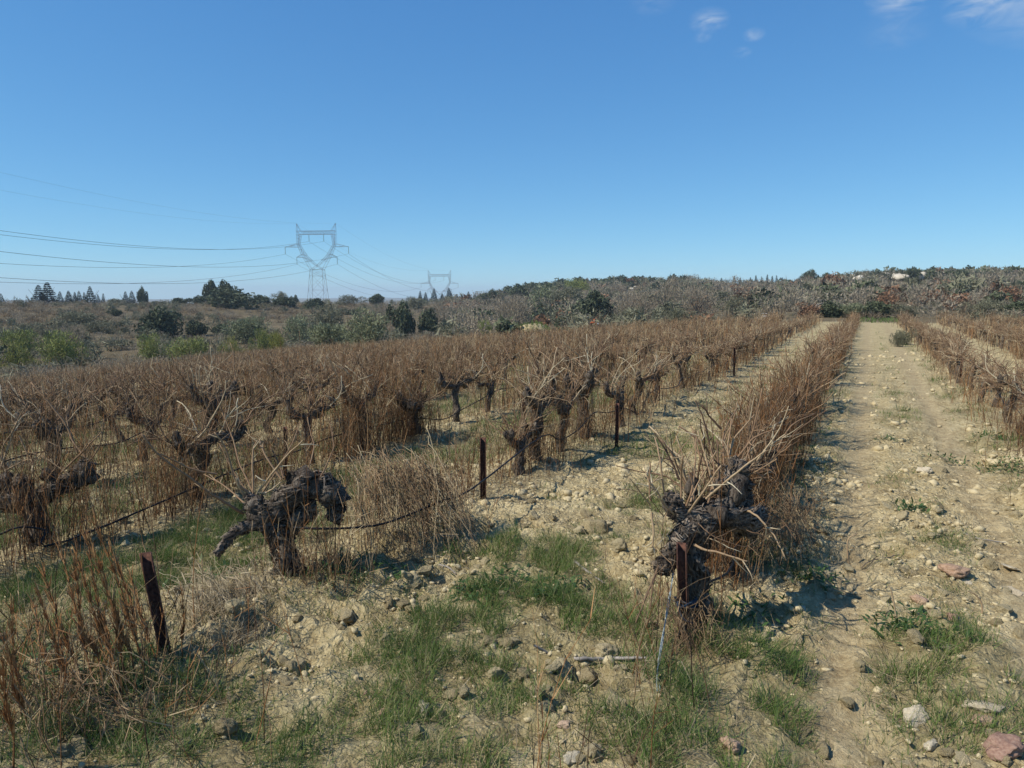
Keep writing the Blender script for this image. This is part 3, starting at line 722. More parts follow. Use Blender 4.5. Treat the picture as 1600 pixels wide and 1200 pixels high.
def plant(kind, px, top, wpx, dist, label, base=None, group=None):
    """a tree or bush whose top is seen at (px, top), wpx wide, at a depth; it stands on the terrain there"""
    global tree_n; tree_n += 1
    p = on_ground(px, dist); KEEP.append((px, wpx, dist, .45 * top + .55 * (460 + (CAM_H - p[2]) * F_PX / dist))); ztop = CAM_H + (460 - top) * dist / F_PX
    if base is not None: p[2] = min(p[2], CAM_H + (460 - base) * dist / F_PX) if base > 0 else p[2]
    h = max(ztop - p[2], .6); w = wpx * dist / F_PX
    vr = PROTO[kind][tree_n % len(PROTO[kind])][0]
    nm, cat = CATS[kind]
    t = thing(nm, label, cat, p - [0, 0, .05], 0, group)
    co = np.empty(len(vr.vertices) * 3, np.float32); vr.vertices.foreach_get('co', co); co = co.reshape(-1, 3)
    ht = np.quantile(co[:, 2], .995); wd = np.quantile(np.abs(co[:, :2]), .985)
    sxy = w / 2 / wd
    add('crown', vr, t, (0, 0, 0), tree_n * 2.1, (sxy, sxy, h / ht))
    tm = CTRUNK if kind == 'conifer' else TRUNKS[tree_n % 3]
    add('trunk', tm, t, (0, 0, 0), tree_n * 1.3, (h * .9,) * 3 if kind == 'conifer' else (min(sxy, h) * .9, min(sxy, h) * .9, h * .75))
    if kind == 'conifer': t.rotation_euler = (R_.normal(0, .03), R_.normal(0, .03), 0)
    return t
G1 = 'conifers along the far left skyline'
for px, top, w, d, lb in [
    (1, 458, 14, 175, 'tip of a dark conifer at the very left edge of the skyline'),
    (61, 445, 26, 190, 'left one of the two tallest dark conifers on the left skyline'),
    (75, 441, 30, 192, 'right one of the two tallest dark conifers on the left skyline'),
    (93, 455, 16, 195, 'first smaller conifer right of the tallest pair on the left skyline'),
    (107, 454, 16, 198, 'second smaller conifer right of the tallest pair on the left skyline'),
    (117, 456, 12, 200, 'third smaller conifer right of the tallest pair on the left skyline'),
    (124, 454, 13, 200, 'fourth smaller conifer right of the tallest pair on the left skyline'),
    (131, 456, 10, 202, 'fifth smaller conifer right of the tallest pair on the left skyline'),
    (140, 447, 20, 196, 'taller ragged conifer just right of the row of small conifers'),
    (152, 459, 10, 200, 'thin conifer close behind the taller ragged conifer'),
    (160, 458, 9, 205, 'slender small conifer right of the thin conifer on the left skyline'),
    (195, 455, 13, 200, 'left one of the conifer pair beside the brown columnar tree'),
    (206, 454, 16, 202, 'right one of the conifer pair beside the brown columnar tree')]:
    plant('conifer', px, top, w, d, lb, None, G1)
plant('evergreen', 222, 449, 15, 190, 'brown-green columnar tree standing alone on the left skyline', None)
plant('evergreen', 330, 438, 20, 180, 'dark upright tree at the left shoulder of the big round evergreen')
plant('evergreen', 352, 439, 34, 182, 'dark spreading treetop rising behind the big round evergreen')
plant('round_evergreen', 357, 449, 82, 150, 'big round evergreen tree left of the nearer pylon')
for px, top, w, d, kd, lb in [
    (312, 462, 34, 170, 'evergreen', 'low dark bush left of the big round evergreen'), (280, 465, 26, 172, 'evergreen', 'small dark bush on the skyline well left of the round evergreen'),
    (180, 466, 30, 172, 'greygreen', 'low green scrub bush between the left conifers and brown columnar tree'), (408, 461, 34, 165, 'evergreen', 'dark rounded bush right of the big round evergreen'),
    (440, 455, 30, 190, 'greygreen', 'rounded grey-green tree on the skyline left of the nearer pylon'), (441, 464, 40, 160, 'evergreen', 'dark bush below the rounded grey-green skyline tree'),
    (462, 461, 13, 190, 'evergreen', 'tiny round dark tree just left of the nearer pylon'), (490, 466, 40, 160, 'evergreen', 'dark bush at the foot of the nearer pylon'),
    (545, 460, 40, 180, 'greygreen', 'grey-green bush on the skyline right of the nearer pylon'), (590, 459, 22, 190, 'evergreen', 'small dark round tree midway between the two pylons'),
    (648, 463, 26, 180, 'greygreen', 'grey-green tree at the left foot of the farther pylon')]:
    plant(kd, px, top, w, d, lb)
for i, (px, top, w, d) in enumerate([(656, 454, 9, 235), (665, 456, 9, 240), (678, 450, 12, 238), (691, 458, 9, 240), (702, 450, 14, 236), (713, 459, 12, 238), (722, 460, 8, 250), (732, 455, 9, 255), (742, 459, 7, 260), (749, 459, 7, 262)]):
    plant('conifer', px, top, w, d, f'{ORD[i]} dark conifer from the left in the group below the farther pylon', None, 'conifers below the farther pylon')
# middle ground on the left
for kd, px, top, w, d, lb in [
    ('round_evergreen', 252, 481, 84, 92, 'large dark evergreen bush in the hollow behind the vineyard'),
    ('evergreen', 302, 500, 40, 96, 'dark low bush at the right foot of the large dark evergreen'),
    ('evergreen', 345, 506, 36, 98, 'dark low thicket left of the silvery olive bush'),
    ('broom', 88, 516, 66, 58, 'largest bright green broom bush at left behind the vines'),
    ('broom', 20, 513, 52, 68, 'dull green broom bush at the left edge, upper one'),
    ('yellow', 22, 534, 56, 55, 'yellow-green broom bush at the left edge, lower one'),
    ('broom', 229, 521, 58, 62, 'bright green broom bush below the large dark evergreen'),
    ('broom', 290, 525, 58, 62, 'low wide bright green broom bush right of another broom'),
    ('yellow', 357, 525, 42, 63, 'small yellowish broom bush behind the middle of the vine field'),
    ('yellow', 430, 517, 34, 66, 'vivid yellow broom tuft left of the olive bushes'),
    ('broom', 410, 512, 40, 70, 'dull green broom bush beside the vivid yellow tuft'),
    ('olive', 383, 494, 62, 84, 'silvery grey olive bush left of the yellow broom tuft'),
    ('greygreen', 40, 503, 50, 90, 'dusky green bush near the left edge above the broom bushes'),
    ('greygreen', 118, 486, 56, 110, 'grey-green bush with a pale flank on the left slope'),
    ('greygreen', 150, 498, 54, 96, 'mid green bush below the grey-green bush on left slope'),
    ('evergreen', 178, 482, 20, 125, 'small dark bush on the brown left slope'),
    ('bare', 105, 505, 44, 78, 'pale leafless shrub right behind the largest broom bush'),
    ('olive', 460, 492, 50, 84, 'grey olive bush right of the silvery one'),
    ('greygreen', 505, 472, 66, 100, 'grey-green thicket below the nearer pylon'),
    ('olive', 515, 503, 66, 66, 'low grey-green olive bush beside the vine edge'),
    ('olive', 572, 482, 74, 62, 'big sunlit pale olive bush at the vine edge'),
    ('evergreen', 632, 472, 44, 92, 'dark green rounded tree right of the pale olive bush'),
    ('evergreen', 668, 483, 36, 94, 'dark bush right of the dark green rounded tree'),
    ('bare', 690, 470, 50, 120, 'grey leafless thicket below the farther pylon'),
    ('bare', 600, 470, 50, 130, 'grey leafless tree behind the pale olive bush'),
    ('broom', 760, 498, 24, 70, 'small green bush behind the vine edge left of grassy mound')]:
    plant(kd, px, top, w, d, lb, None, 'bushes beyond the vineyard' )
plant('greygreen', 1417, 511, 30, 25, 'bright green leafy bush growing in the row right of the track', None, None)
plant('greygreen', 1407, 524, 18, 24, 'small green shoot cluster left of the green bush right of the track', None, None)
# the wooded hill: the trees one can pick out
for kd, px, top, w, d, lb in [
    ('olive', 848, 443, 60, 150, 'tall dark green bush left in the thicket at the hill foot'), ('greygreen', 885, 449, 56, 140, 'dark olive-green bush in the middle of the hill-foot thicket'),
    ('evergreen', 930, 455, 60, 125, 'darkest round bush at the hill foot beside the leafless tree'), ('bare', 985, 452, 62, 125, 'pale grey leafless tree beside the darkest hill-foot bush'),
    ('bare', 800, 458, 70, 150, 'brown leafless trees left of the hill-foot thicket'), ('bare', 1040, 432, 80, 210, 'tall grey leafless wood on the rounded hilltop'),
    ('bare', 1090, 440, 70, 200, 'grey leafless wood on the right shoulder of the rounded hill'), ('greygreen', 1060, 480, 50, 110, 'grey-green bush right of the pale leafless tree'),
    ('greygreen', 990, 478, 36, 118, 'low dark bush beneath the pale leafless tree'), ('greygreen', 1125, 452, 40, 150, 'green bush on the slope left of the rusty oak'),
    ('rusty', 1160, 444, 30, 190, 'rust-brown oak below the conifers on the skyline'), ('greygreen', 1150, 460, 44, 140, 'dark green bush below the rust-brown oak'),
    ('rusty', 1300, 428, 36, 215, 'tall rust-brown oak just left of the white rock face'), ('rusty', 1268, 471, 36, 110, 'low rust-brown oak left of the fallen pale tree'),
    ('rusty', 1390, 458, 34, 150, 'rust-brown oak above the green hedge at the track end'), ('rusty', 1450, 456, 30, 155, 'rust-brown oak right of the hedge at the track end'),
    ('rusty', 1492, 460, 30, 140, 'bright rust-brown oak near the right hillside'), ('rusty', 1580, 447, 34, 180, 'rust-brown oak high at the right edge'),
    ('rusty', 1530, 448, 26, 190, 'small rust-brown oak on the right slope'),
    ('olive', 1330, 472, 44, 72, 'green hedge bush left behind the end of the track'), ('evergreen', 1372, 470, 50, 72, 'dark green hedge bush straight behind the end of the track'),
    ('greygreen', 1412, 474, 40, 72, 'green hedge bush right behind the end of the track'), ('evergreen', 1300, 470, 40, 76, 'dark bush behind the fallen pale tree'),
    ('greygreen', 1545, 466, 60, 100, 'wide green bush on the right beyond the vines'), ('evergreen', 1595, 470, 50, 95, 'dark green bush at the right edge beyond the vines'),
    ('evergreen', 1265, 422, 30, 240, 'left dark evergreen crown on the right hilltop'), ('evergreen', 1290, 427, 26, 238, 'second dark evergreen crown on the right hilltop'),
    ('evergreen', 1368, 423, 22, 238, 'dark evergreen crown on the hilltop above the white rocks'), ('evergreen', 1402, 421, 20, 238, 'small dark evergreen crown on the middle of the right hilltop'),
    ('evergreen', 1427, 418, 26, 236, 'highest dark evergreen crown on the right hilltop'), ('evergreen', 1455, 420, 24, 236, 'dark evergreen crown right of the highest hilltop crown'),
    ('evergreen', 1483, 426, 20, 234, 'low dark evergreen crown near the right end of the hilltop'), ('evergreen', 1500, 421, 22, 234, 'lone round dark evergreen near the right end of the hilltop'),
    ('broom', 905, 436, 40, 270, 'brighter green bush high on the rounded hill'),
    ('evergreen', 812, 444, 34, 262, 'dark bush on the left flank skyline of the rounded hill'), ('evergreen', 770, 453, 30, 258, 'dark bush at the left foot of the hill skyline')]:
    d = min(hit_far(px, top + {'evergreen': .8, 'rusty': .85, 'bare': .8, 'greygreen': .75, 'olive': .75, 'broom': .6}[kd] * w)[1], 262)
    plant(kd, px, top, w, d, lb, None, 'trees and bushes on the hill')
for i, px in enumerate([1108, 1117, 1127, 1136, 1146, 1155, 1162, 1172, 1181, 1189, 1197, 1206, 1214, 1221]):
    plant('conifer', px, [437, 438, 434, 437, 431, 434, 437, 433, 430, 432, 429, 431, 430, 433][i], 8.5, 300 - (i % 3) * 8, f'{ORD[i]} thin conifer from the left in the skyline row between the two hilltops', None, 'thin conifers on the skyline between the hills')

ROCKS = [('large white rock face left on the right hillside below the crest', 1312, 1344, 432, 443, 205, 9, 1),
 ('white rock outcrop in the middle of the right hillside', 1376, 1414, 433, 440, 205, 8, 2),
 ('long low white rock outcrop right of the middle one', 1430, 1454, 436, 440, 205, 5, 3),
 ('small white rock outcrop toward the right edge of the hill', 1476, 1486, 434, 437, 205, 2, 4),
 ('pale rocks high on the rounded hill above the thicket', 977, 994, 448, 453, 190, 4, 5),
 ('small pale rocks on the right flank of the rounded hill', 1030, 1042, 449, 452, 190, 3, 6)]
ROCKS = [(*r_[:5], hit_far((r_[1] + r_[2]) / 2, r_[4])[1], *r_[6:]) for r_ in ROCKS]
for r_ in ROCKS: KEEP.append(((r_[1] + r_[2]) / 2, r_[2] - r_[1] + 4, r_[5], r_[4] - 2 if r_[1] < 1200 else 441.5))
KEEP.append((832, 50, 66, 508)); KEEP.append((1295, 70, 60, 495))
# hillside scrub that reads as one mass
def scatter_scrub():
    rng = np.random.default_rng(77); chunks = {k: MB() for k in ('evergreen', 'greygreen', 'bare', 'rusty', 'olive', 'drygrass')}
    low = {}
    for v in range(4):
        r2 = np.random.default_rng(300 + v)
        low[('evergreen', v)] = crown_leafy(r2, 220, 7, .23, .9, 0, 0, .7); low[('greygreen', v)] = crown_leafy(r2, 200, 7, .23, .9, .4, .4, .7)
        low[('olive', v)] = low[('greygreen', v)]; low[('rusty', v)] = crown_leafy(r2, 190, 7, .20, 1.0)
        low[('bare', v)] = crown_twig(r2, 280, .19, .025, 9)
        low[('drygrass', v)] = crown_leafy(r2, 90, 5, .20, .5, 1.6, 1.6)
    n = 0
    pts = []
    for _ in range(30000):
        px = rng.uniform(-120, 1750); rel = math.atan((px - 800) / F_PX)
        left = px < 700
        cr = float(np.interp(px, _PX, _CR))
        r = rng.uniform(40 if left else 55, cr + 8) if rng.random() < .65 else cr * rng.uniform(.75, 1.02)
        a = rel - YAW; x, y = r * math.sin(a), r * math.cos(a)
        if in_field(x - 1.5, y - 2) or (y < ROW_END + 4 and px > 700) or x < -185: continue
        dpt = r * math.cos(rel)
        ytop = 460 + (CAM_H - float(macro(x, y)) - 2.1 * (.55 if left else 1)) * F_PX / dpt
        lowp = any(abs(px - kx) < kw * .5 + .5 * F_PX / dpt and kd * (.5 if left or ky == 441.5 else .80) < dpt < kd + 1 and ytop < ky for kx, kw, kd, ky in KEEP)
        pts.append((x, y, px, r, cr, lowp))
        if len(pts) >= 3700: break
    P = np.array(pts); zz = gz(P[:, 0], P[:, 1]); nn = fbm(P[:, 0] / 18, P[:, 1] / 18, 2, 90); n3 = fbm(P[:, 0] / 7, P[:, 1] / 7, 2, 95)
    for i, (x, y, px, r, cr, lowp) in enumerate(pts):
        u = rng.random(); t = r / cr
        if px < 700:
            if r < 75 or nn[i] < .52: k = 'drygrass' if u < .72 else ('bare' if u < .93 else 'greygreen')
            else: k = 'greygreen' if u < .33 else ('bare' if u < .62 else ('evergreen' if u < .68 else 'drygrass'))
            s = rng.uniform(.7, 1.5); h = rng.uniform(.6, 1.2)
            if k == 'drygrass': s *= 1.1; h *= .6
            if k == 'bare': s *= .7; h *= .7
        else:
            hillL = 760 < px < 1000 and t > .82
            crestR = px > 1240 and t > .93
            if (hillL or crestR) and u < .85: k = 'evergreen'
            elif nn[i] > .56 and u < .6: k = 'evergreen' if u < .3 else 'greygreen'
            elif n3[i] > .66 and px > 1100 and u < .16: k = 'rusty'
            elif r < 85 and u < .5: k = 'drygrass'
            else: k = 'bare' if u < (.72 if px > 1100 else .6) else ('greygreen' if u < .88 else ('evergreen' if u < .94 else 'rusty'))
            s = rng.uniform(1.3, 2.5) * (.75 if r < 100 else 1.0); h = s * rng.uniform(.65, 1.0)
            if k == 'drygrass': s *= .6; h = .8
        if lowp: k = 'drygrass' if u < .5 else ('greygreen' if u < .8 else 'bare'); s = rng.uniform(.6, 1.0); h = rng.uniform(.35, .6)
        V, F, T = low[(k, int(rng.integers(4)))]
        a = rng.uniform(0, 6.28); ca, sa = math.cos(a), math.sin(a)
        sx = s * (1.25 if k == 'bare' else 1.0)
        W = np.stack([(V[:, 0] * ca - V[:, 1] * sa) * sx + x, (V[:, 0] * sa + V[:, 1] * ca) * sx + y, V[:, 2] * h * (1.35 if k == 'bare' else 1.15) + zz[i] - .1], 1)
        chunks[k].add(W, F, np.clip(T + rng.normal(0, .13), 0, 1))
    nm = {'evergreen': ('evergreen_scrub', 'dark evergreen scrub covering the hills as one mass'), 'greygreen': ('grey_scrub', 'grey-green scrub covering slopes and hills as one mass'),
          'bare': ('leafless_wood', 'grey-brown leafless oak wood covering the hillsides as one mass'), 'rusty': ('rusty_scrub', 'rust-brown dry-leaved scrub scattered over the right hillside'),
          'olive': None, 'drygrass': ('dry_grass', 'tan dry grass on the slopes beyond the vineyard')}
    for k, mb in chunks.items():
        if mb.n: o = add(nm[k][0], mb.mesh(nm[k][0], M['t_' + k])); tag(o, nm[k][1], nm[k][0].replace('_', ' '), None, 'stuff')
scatter_scrub()

# white rock faces, mound, and the small things at the far edge of the vines
def rocks(name, label, px0, px1, py0, py1, dist, n, seed):
    rng = np.random.default_rng(seed); c = on_ground((px0 + px1) / 2, dist)
    t = thing(name, label, 'rock', c, 0, 'white rock outcrops on the hill')
    for i in range(n):
        mb = MB(); V, F = lump(rng, 2, .7, 6, .15); mb.add(V * rng.uniform(.9, 1.6) * (1.25 if px0 > 1200 else .5) * [1.1, 1, .9] + [0, 0, (1.0 if px0 > 1200 else .3)], F)
        px = px0 + (px1 - px0) * (i + rng.uniform(.2, .8)) / n; py = rng.uniform(py0, py1)
        p, _ = hit_far(px, py); add('boulder', mb.mesh('boulder', M['limestone']), t, p - c, rng.uniform(0, 6))
for lb_, a0, a1, b0, b1, dd_, nn_, sd_ in ROCKS: rocks('rock_outcrop', lb_, a0, a1, b0, b1, dd_, nn_, sd_)

def mound():
    c = on_ground(832, 66); rng = np.random.default_rng(3)
    t = thing('grassy_mound', 'low mound overgrown with green grass behind the vines', 'mound', c)
    V, F = ICO[3]; V = V * np.array([1.75, 1.4, 1.0]) * (1 + .25 * (vn(V[:, 0] * 2 + 9, V[:, 1] * 2 + V[:, 2], 2) - .5))[:, None]
    V[:, 2] = np.clip(V[:, 2], -.3, None)
    mb = MB(); mb.add(V, F, .5); me = mb.mesh('earth', M['clod'], True); add('earth', me, t)
    keep = V[(V[:, 2] > .0)]; k = rng.integers(0, len(keep), 1700); p = keep[k] + rng.normal(0, .06, (1700, 3))
    d = unit(p * [1, 1, .5] + [0, 0, 1]) ; L = rng.uniform(.1, .26, 1700)
    P = cane_pts(rng, p, d, L, 3, .3, .1); mb = MB(); Vr, Qr = ribbons(P, np.array([[.05, .04, .01]]).repeat(1700, 0), unit(rng.normal(0, 1, (1700, 3))))
    mb.add(Vr, Qr, np.repeat(rng.uniform(.5, .9, 1700), 6)); o = add('grass_cover', mb.mesh('grass_cover', M['grass']), t); o['kind'] = 'stuff'
mound()
def tarp():
    c = on_ground(928, 60); c[2] = max(c[2], CAM_H + (460 - 507) * 60 / F_PX)
    t = thing('tarp_heap', 'small orange covered heap at the far edge of the vines', 'heap', c)
    V, F = ICO[2]; V = V * np.array([.33, .3, .38]); V[:, 0] *= 1 - .55 * np.clip(V[:, 2] / .38, 0, 1); V[:, 2] = np.clip(V[:, 2], -.15, None)
    V = V * (1 + .3 * (vn(V[:, 0] * 9 + 4, V[:, 1] * 9 + V[:, 2] * 6, 2) - .5))[:, None]
    mb = MB(); mb.add(V, F); add('cover', mb.mesh('cover', M['orange']), t, (0, 0, .1))
    V2, F2 = lump(np.random.default_rng(5), 2, .9); mb = MB(); mb.add(V2 * .12, F2); add('white_bag', mb.mesh('white_bag', M['white']), t, (.32, .1, .05))
tarp()
def white_box():
    c = on_ground(1196, 57); c[2] = CAM_H + (460 - 497) * 57 / F_PX
    t = thing('marker_block', 'small white block at the far end of the vine rows', 'block', c)
    for nm, V0, off in (('slab', (.24, .2, .2), (0, 0, .12)), ('cap', (.28, .24, .05), (.0, 0, .35)), ('side_stone', (.14, .15, .1), (-.5, 0, .0))):
        V, F = lump(np.random.default_rng(8), 2, 1, 9, .04); mb = MB(); mb.add(V * np.array(V0), F); add(nm, mb.mesh(nm, M['white']), t, off)
white_box()
def fallen_tree():
    rng = np.random.default_rng(12); D = 56; c = on_ground(1290, D)
    t = thing('fallen_tree', 'bleached dead tree with arching pale branches at the far row ends', 'dead tree', c)
    def br(name, pts, r0, r1):
        mb = MB(); P = [U(a, b, D) - c for a, b in pts]; gnarl(mb, P, np.linspace(r0, r1, len(P)), rng, 5, 4, .15); add(name, mb.mesh(name, M['deadwood']), t)
    br('trunk', [(1272, 498), (1274, 485), (1276, 476)], .06, .04)
    br('branch', [(1276, 477), (1287, 473), (1297, 475), (1302, 483)], .03, .018); br('branch', [(1274, 484), (1270, 477), (1266, 474)], .03, .01)
    br('branch', [(1282, 494), (1296, 487), (1312, 483), (1326, 481)], .035, .02); br('branch', [(1290, 492), (1310, 489), (1330, 487)], .035, .015)
    br('branch', [(1275, 480), (1282, 478), (1290, 482)], .02, .01)
fallen_tree()

# ------------------------------------------------------------------ grapevines
def vine_geom(rng, lod):
    """local frame: base at the origin, row along y. Returns dict of part polylines."""
    h = rng.uniform(.35, .49); lx, ly = rng.normal(0, .05), rng.normal(0, .07)
    rt = rng.uniform(.037, .056)
    trunk = ([(0, 0, -.08), (lx * .2 + rng.normal(0, .02), ly * .1, h * .35), (lx * .7, ly * .6 + rng.normal(0, .03), h * .7), (lx, ly, h)], [rt * 1.25, rt, rt * .9, rt * 1.1])
    arms = []; na = rng.integers(2, 4)
    base_dirs = [1, -1, rng.choice([-1, 1])]
    co, cd = [], []
    for k in range(na):
        sy = base_dirs[k]; L = rng.uniform(.13, .33); side = rng.normal(0, .08) if k < 2 else rng.choice([-1, 1]) * rng.uniform(.08, .2)
        z1 = rng.uniform(-.03, .10)
        p = [(lx, ly, h - .02), (lx + side * .4, ly + sy * L * .4, h + z1 * .3 + rng.normal(0, .02)), (lx + side * .8, ly + sy * L * .8, h + z1), (lx + side, ly + sy * L, h + z1 + rng.uniform(.03, .10))]
        ra = rt * rng.uniform(.62, .85)
        arms.append((p, [ra, ra * .8, ra * .85, ra * .75]))
        P, _ = catmull(*arms[-1], 4)
        nc = rng.integers(7, 12)
        for _ in range(nc):
            j = rng.integers(3, len(P)); co.append(P[j] + np.array([rng.normal(0, .015), rng.normal(0, .015), ra * .6]))
            d = np.array([rng.normal(0, .55), rng.normal(0, .5) + sy * .15, rng.uniform(.5, 1.3)]); cd.append(d)
    for _ in range(rng.integers(2, 5)):
        co.append(np.array([lx, ly, h + .02])); cd.append(np.array([rng.normal(0, .5), rng.normal(0, .5), 1.0]))
    return trunk, arms, np.array(co), np.array(cd)
def vine_near(seed):
    rng = np.random.default_rng(seed); trunk, arms, co, cd = vine_geom(rng, 0); parts = []; arm_ix = []
    mb = MB(); gnarl(mb, *trunk, rng, 12, 6, .40, 0, 170); parts.append(('trunk', mb.mesh('vine_trunk', M['barks'], True), None))
    for a in arms:
        mb = MB(); gnarl(mb, *a, rng, 10, 5, .46, 0, 110)
        for _ in range(3):
            e = np.array(a[0][int(rng.integers(1, 4))]) + rng.normal(0, .015, 3); r_ = a[1][1] * rng.uniform(.6, .95); gnarl(mb, [e - [0, 0, .02], e + [0, 0, .03], e + rng.normal(0, .02, 3) + [0, 0, .08]], [r_, r_ * 1.1, r_ * .55], rng, 7, 3, .45)
        e = np.array(a[0][-1]); gnarl(mb, [e - [0, 0, .03], e + [.01, 0, .03], e + [0, .01, .07]], [a[1][-1] * 1.1, a[1][-1] * 1.35, a[1][-1] * .7], rng, 8, 3, .4)
        parts.append(('arm', mb.mesh('vine_arm', M['barks'], True), None)); arm_ix.append((len(parts) - 1, np.array(a[0])))
    L = rng.uniform(.12, .62, len(co)); P = cane_pts(rng, co, cd, L, 8, .17)
    for k in range(len(co)):
        mb = MB(); tn = rng.choice([rng.uniform(.1, .55), rng.uniform(.2, .6), rng.uniform(.6, .95)])
        cane_tubes(mb, P[k:k + 1], np.array([rng.uniform(.0045, .0075)]), np.array([rng.uniform(.002, .004)]), np.array([tn]), 6)
        for _ in range(rng.integers(0, 4)):
            j = rng.integers(2, 6); q = cane_pts(rng, P[k, j:j + 1], (P[k, j] - P[k, j - 1])[None] * 8 + rng.normal(0, .45, (1, 3)), np.array([rng.uniform(.06, .28)]), 4, .18)
            cane_tubes(mb, q, np.array([.003]), np.array([.0013]), np.array([tn]), 4)
        parts.append(('cane', mb.mesh('vine_cane', M['cane'], True), None, min(arm_ix, key=lambda q: np.min(np.linalg.norm(q[1] - co[k], axis=1)))[0]))
    ix = rng.integers(0, len(co), 34); q = cane_pts(rng, co[ix] + rng.normal(0, .03, (34, 3)), cd[ix] + rng.normal(0, .6, (34, 3)), rng.uniform(.15, .5, 34), 6, .26)
    mb = MB(); cane_tubes(mb, q, np.full(34, .0026), np.full(34, .0011), rng.uniform(.2, .85, 34), 4); parts.append(('twigs', mb.mesh('vine_twigs', M['cane']), 'stuff'))
    return parts
def canes_for(rng, co, cd, n_extra, K, S, r=.0055, lat=2):
    """all shoots of a vine farther off in one mesh"""
    idx = rng.integers(0, len(co), n_extra); o = np.concatenate([co, co[idx] + rng.normal(0, .03, (n_extra, 3))]); d = np.concatenate([cd, cd[idx] + rng.normal(0, .55, (n_extra, 3))])
    L = rng.uniform(.10, .46, len(o)) * np.where(rng.random(len(o)) < .1, 1.5, 1); P = cane_pts(rng, o, d, L, K, .28, .03)
    tint = np.where(rng.random(len(o)) < .6, rng.uniform(.12, .55, len(o)), rng.uniform(.45, .9, len(o)))
    m = len(o) * lat; ix = np.repeat(np.arange(len(o)), lat); jj_ = rng.integers(1, K, m)
    q = cane_pts(rng, P[ix, jj_], (P[ix, -1] - P[ix, 0]) + rng.normal(0, .35, (m, 3)), rng.uniform(.06, .22, m), 3, .2)
    return P, tint, q, tint[ix]
def vine_mid(seed):
    rng = np.random.default_rng(seed); trunk, arms, co, cd = vine_geom(rng, 1)
    mb = MB(); gnarl(mb, *trunk, rng, 7, 3, .3)
    for a in arms: gnarl(mb, *a, rng, 6, 3, .36)
    parts = [('trunk', mb.mesh('vine_trunk_mid', M['bark'], True), None)]
    P, t, q, tq = canes_for(rng, co, cd, 22, 5, 4, lat=3); mb = MB()
    cane_tubes(mb, P, np.full(len(P), .007), np.full(len(P), .0035), t, 4); cane_tubes(mb, q, np.full(len(q), .0035), np.full(len(q), .0015), tq, 3)
    parts.append(('canes', mb.mesh('vine_canes_mid', M['cane']), 'stuff'))
    return parts
def vine_far(seed):
    rng = np.random.default_rng(seed); trunk, arms, co, cd = vine_geom(rng, 2); out = []
    tp = np.array(trunk[0])[[0, 2, 3]]; V, Qd = tubes(tp[None], np.array(trunk[1])[None, [0, 2, 3]] * 1.1, 4); out.append((V, Qd, np.full(len(V), .5), 0))
    for a in arms:
        ap = np.array(a[0])[[0, 2, 3]]; V, Qd = tubes(ap[None], np.array(a[1])[None, [0, 2, 3]] * 1.2, 4); out.append((V, Qd, np.full(len(V), .5), 0))
    P, t, q, tq = canes_for(rng, co, cd, 26, 3, 3, lat=2)
    s = unit(rng.normal(0, 1, (len(P), 3))); V, Qd = ribbons(P, np.array([[.016, .013, .008]]).repeat(len(P), 0), s); out.append((V, Qd, np.repeat(t, 6), 1))
    s = unit(rng.normal(0, 1, (len(q), 3))); q = q[:, [0, 2]]; V, Qd = ribbons(q, np.array([[.011, .006]]).repeat(len(q), 0), s); out.append((V, Qd, np.repeat(tq, 4), 1))
    return out
NEAR = [vine_near(500 + i) for i in range(9)]; MID = [vine_mid(600 + i) for i in range(10)]; FAR = [vine_far(700 + i) for i in range(8)]

def frame_x(x, y):
    d = -x * math.sin(YAW) + y * math.cos(YAW); l = x * math.cos(YAW) + y * math.sin(YAW)
    return 800 + F_PX * l / np.maximum(d, .05), d
rng = np.random.default_rng(2024)
rows_left = [ROW0 - ROWSP * k for k in range(0, 24)]; rows_right = [1.70 + ROWSP * k for k in range(0, 8)]
SPOTS = []                     # x, y, row index (0.. left of track, -1.. right)
HERO_Y = {0: 3.52, 1: 3.23, 2: 3.1}
for k, xr in list(enumerate(rows_left)) + [(-1 - i, xr) for i, xr in enumerate(rows_right)]:
    ys = []
    if k == 0: ys = [4.35, 5.1, 5.9, 6.8, 7.7, 8.6, 9.4, 10.3, 11.2, 12.1, 14.9, 15.8, 16.5]
    elif k == 1: ys = [6.13, 6.62, 7.25, 8.05, 9.0, 10.0, 11.0, 12.9, 13.6]
    elif k == 2: ys = [4.4, 5.87, 6.6, 7.6, 8.75, 9.6]
    elif k == -1: ys = [6.9, 8.1, 9.3, 10.4, 11.6, 12.9, 13.6, 15.0, 16.3]
    y = (ys[-1] + 1.0) if ys else rng.uniform(-1, 0)
    while y < ROW_END - rng.uniform(0, 1.5):
        if rng.random() > .07: ys.append(y)
        y += rng.uniform(.72, 1.05)
    for y in ys:
        x = xr + rng.normal(0, .05)
        if x < field_left(y): continue
        fx, d = frame_x(x, y)
        if d < .6 or not (-260 < fx < 1860): continue
        if k not in (0, 1, 2, -1) and math.hypot(x, y) < 2.5: continue
        SPOTS.append((x, y, k, fx, d))
SPOTS.sort(key=lambda s: s[4] + (100 if not (-40 < s[3] < 1640) else 0))
n_vis = 0; row_count = {}; far_mb = MB()
def row_short(k):
    return 'the row left of the track' if k == 0 else ('the row right of the track' if k == -1 else (f'the {ORD[k]} row left of the track' if k > 0 else f'the {ORD[-k - 1]} row right of the track'))
def row_name(k):
    if k == 0: return 'row bordering the track on its left'
    if k == -1: return 'row bordering the track on its right'
    return f'{ORD[k]} row left of the track' if k > 0 else f'{ORD[-k - 1]} row right of the track'
VG = 'grapevines of the vineyard rows'
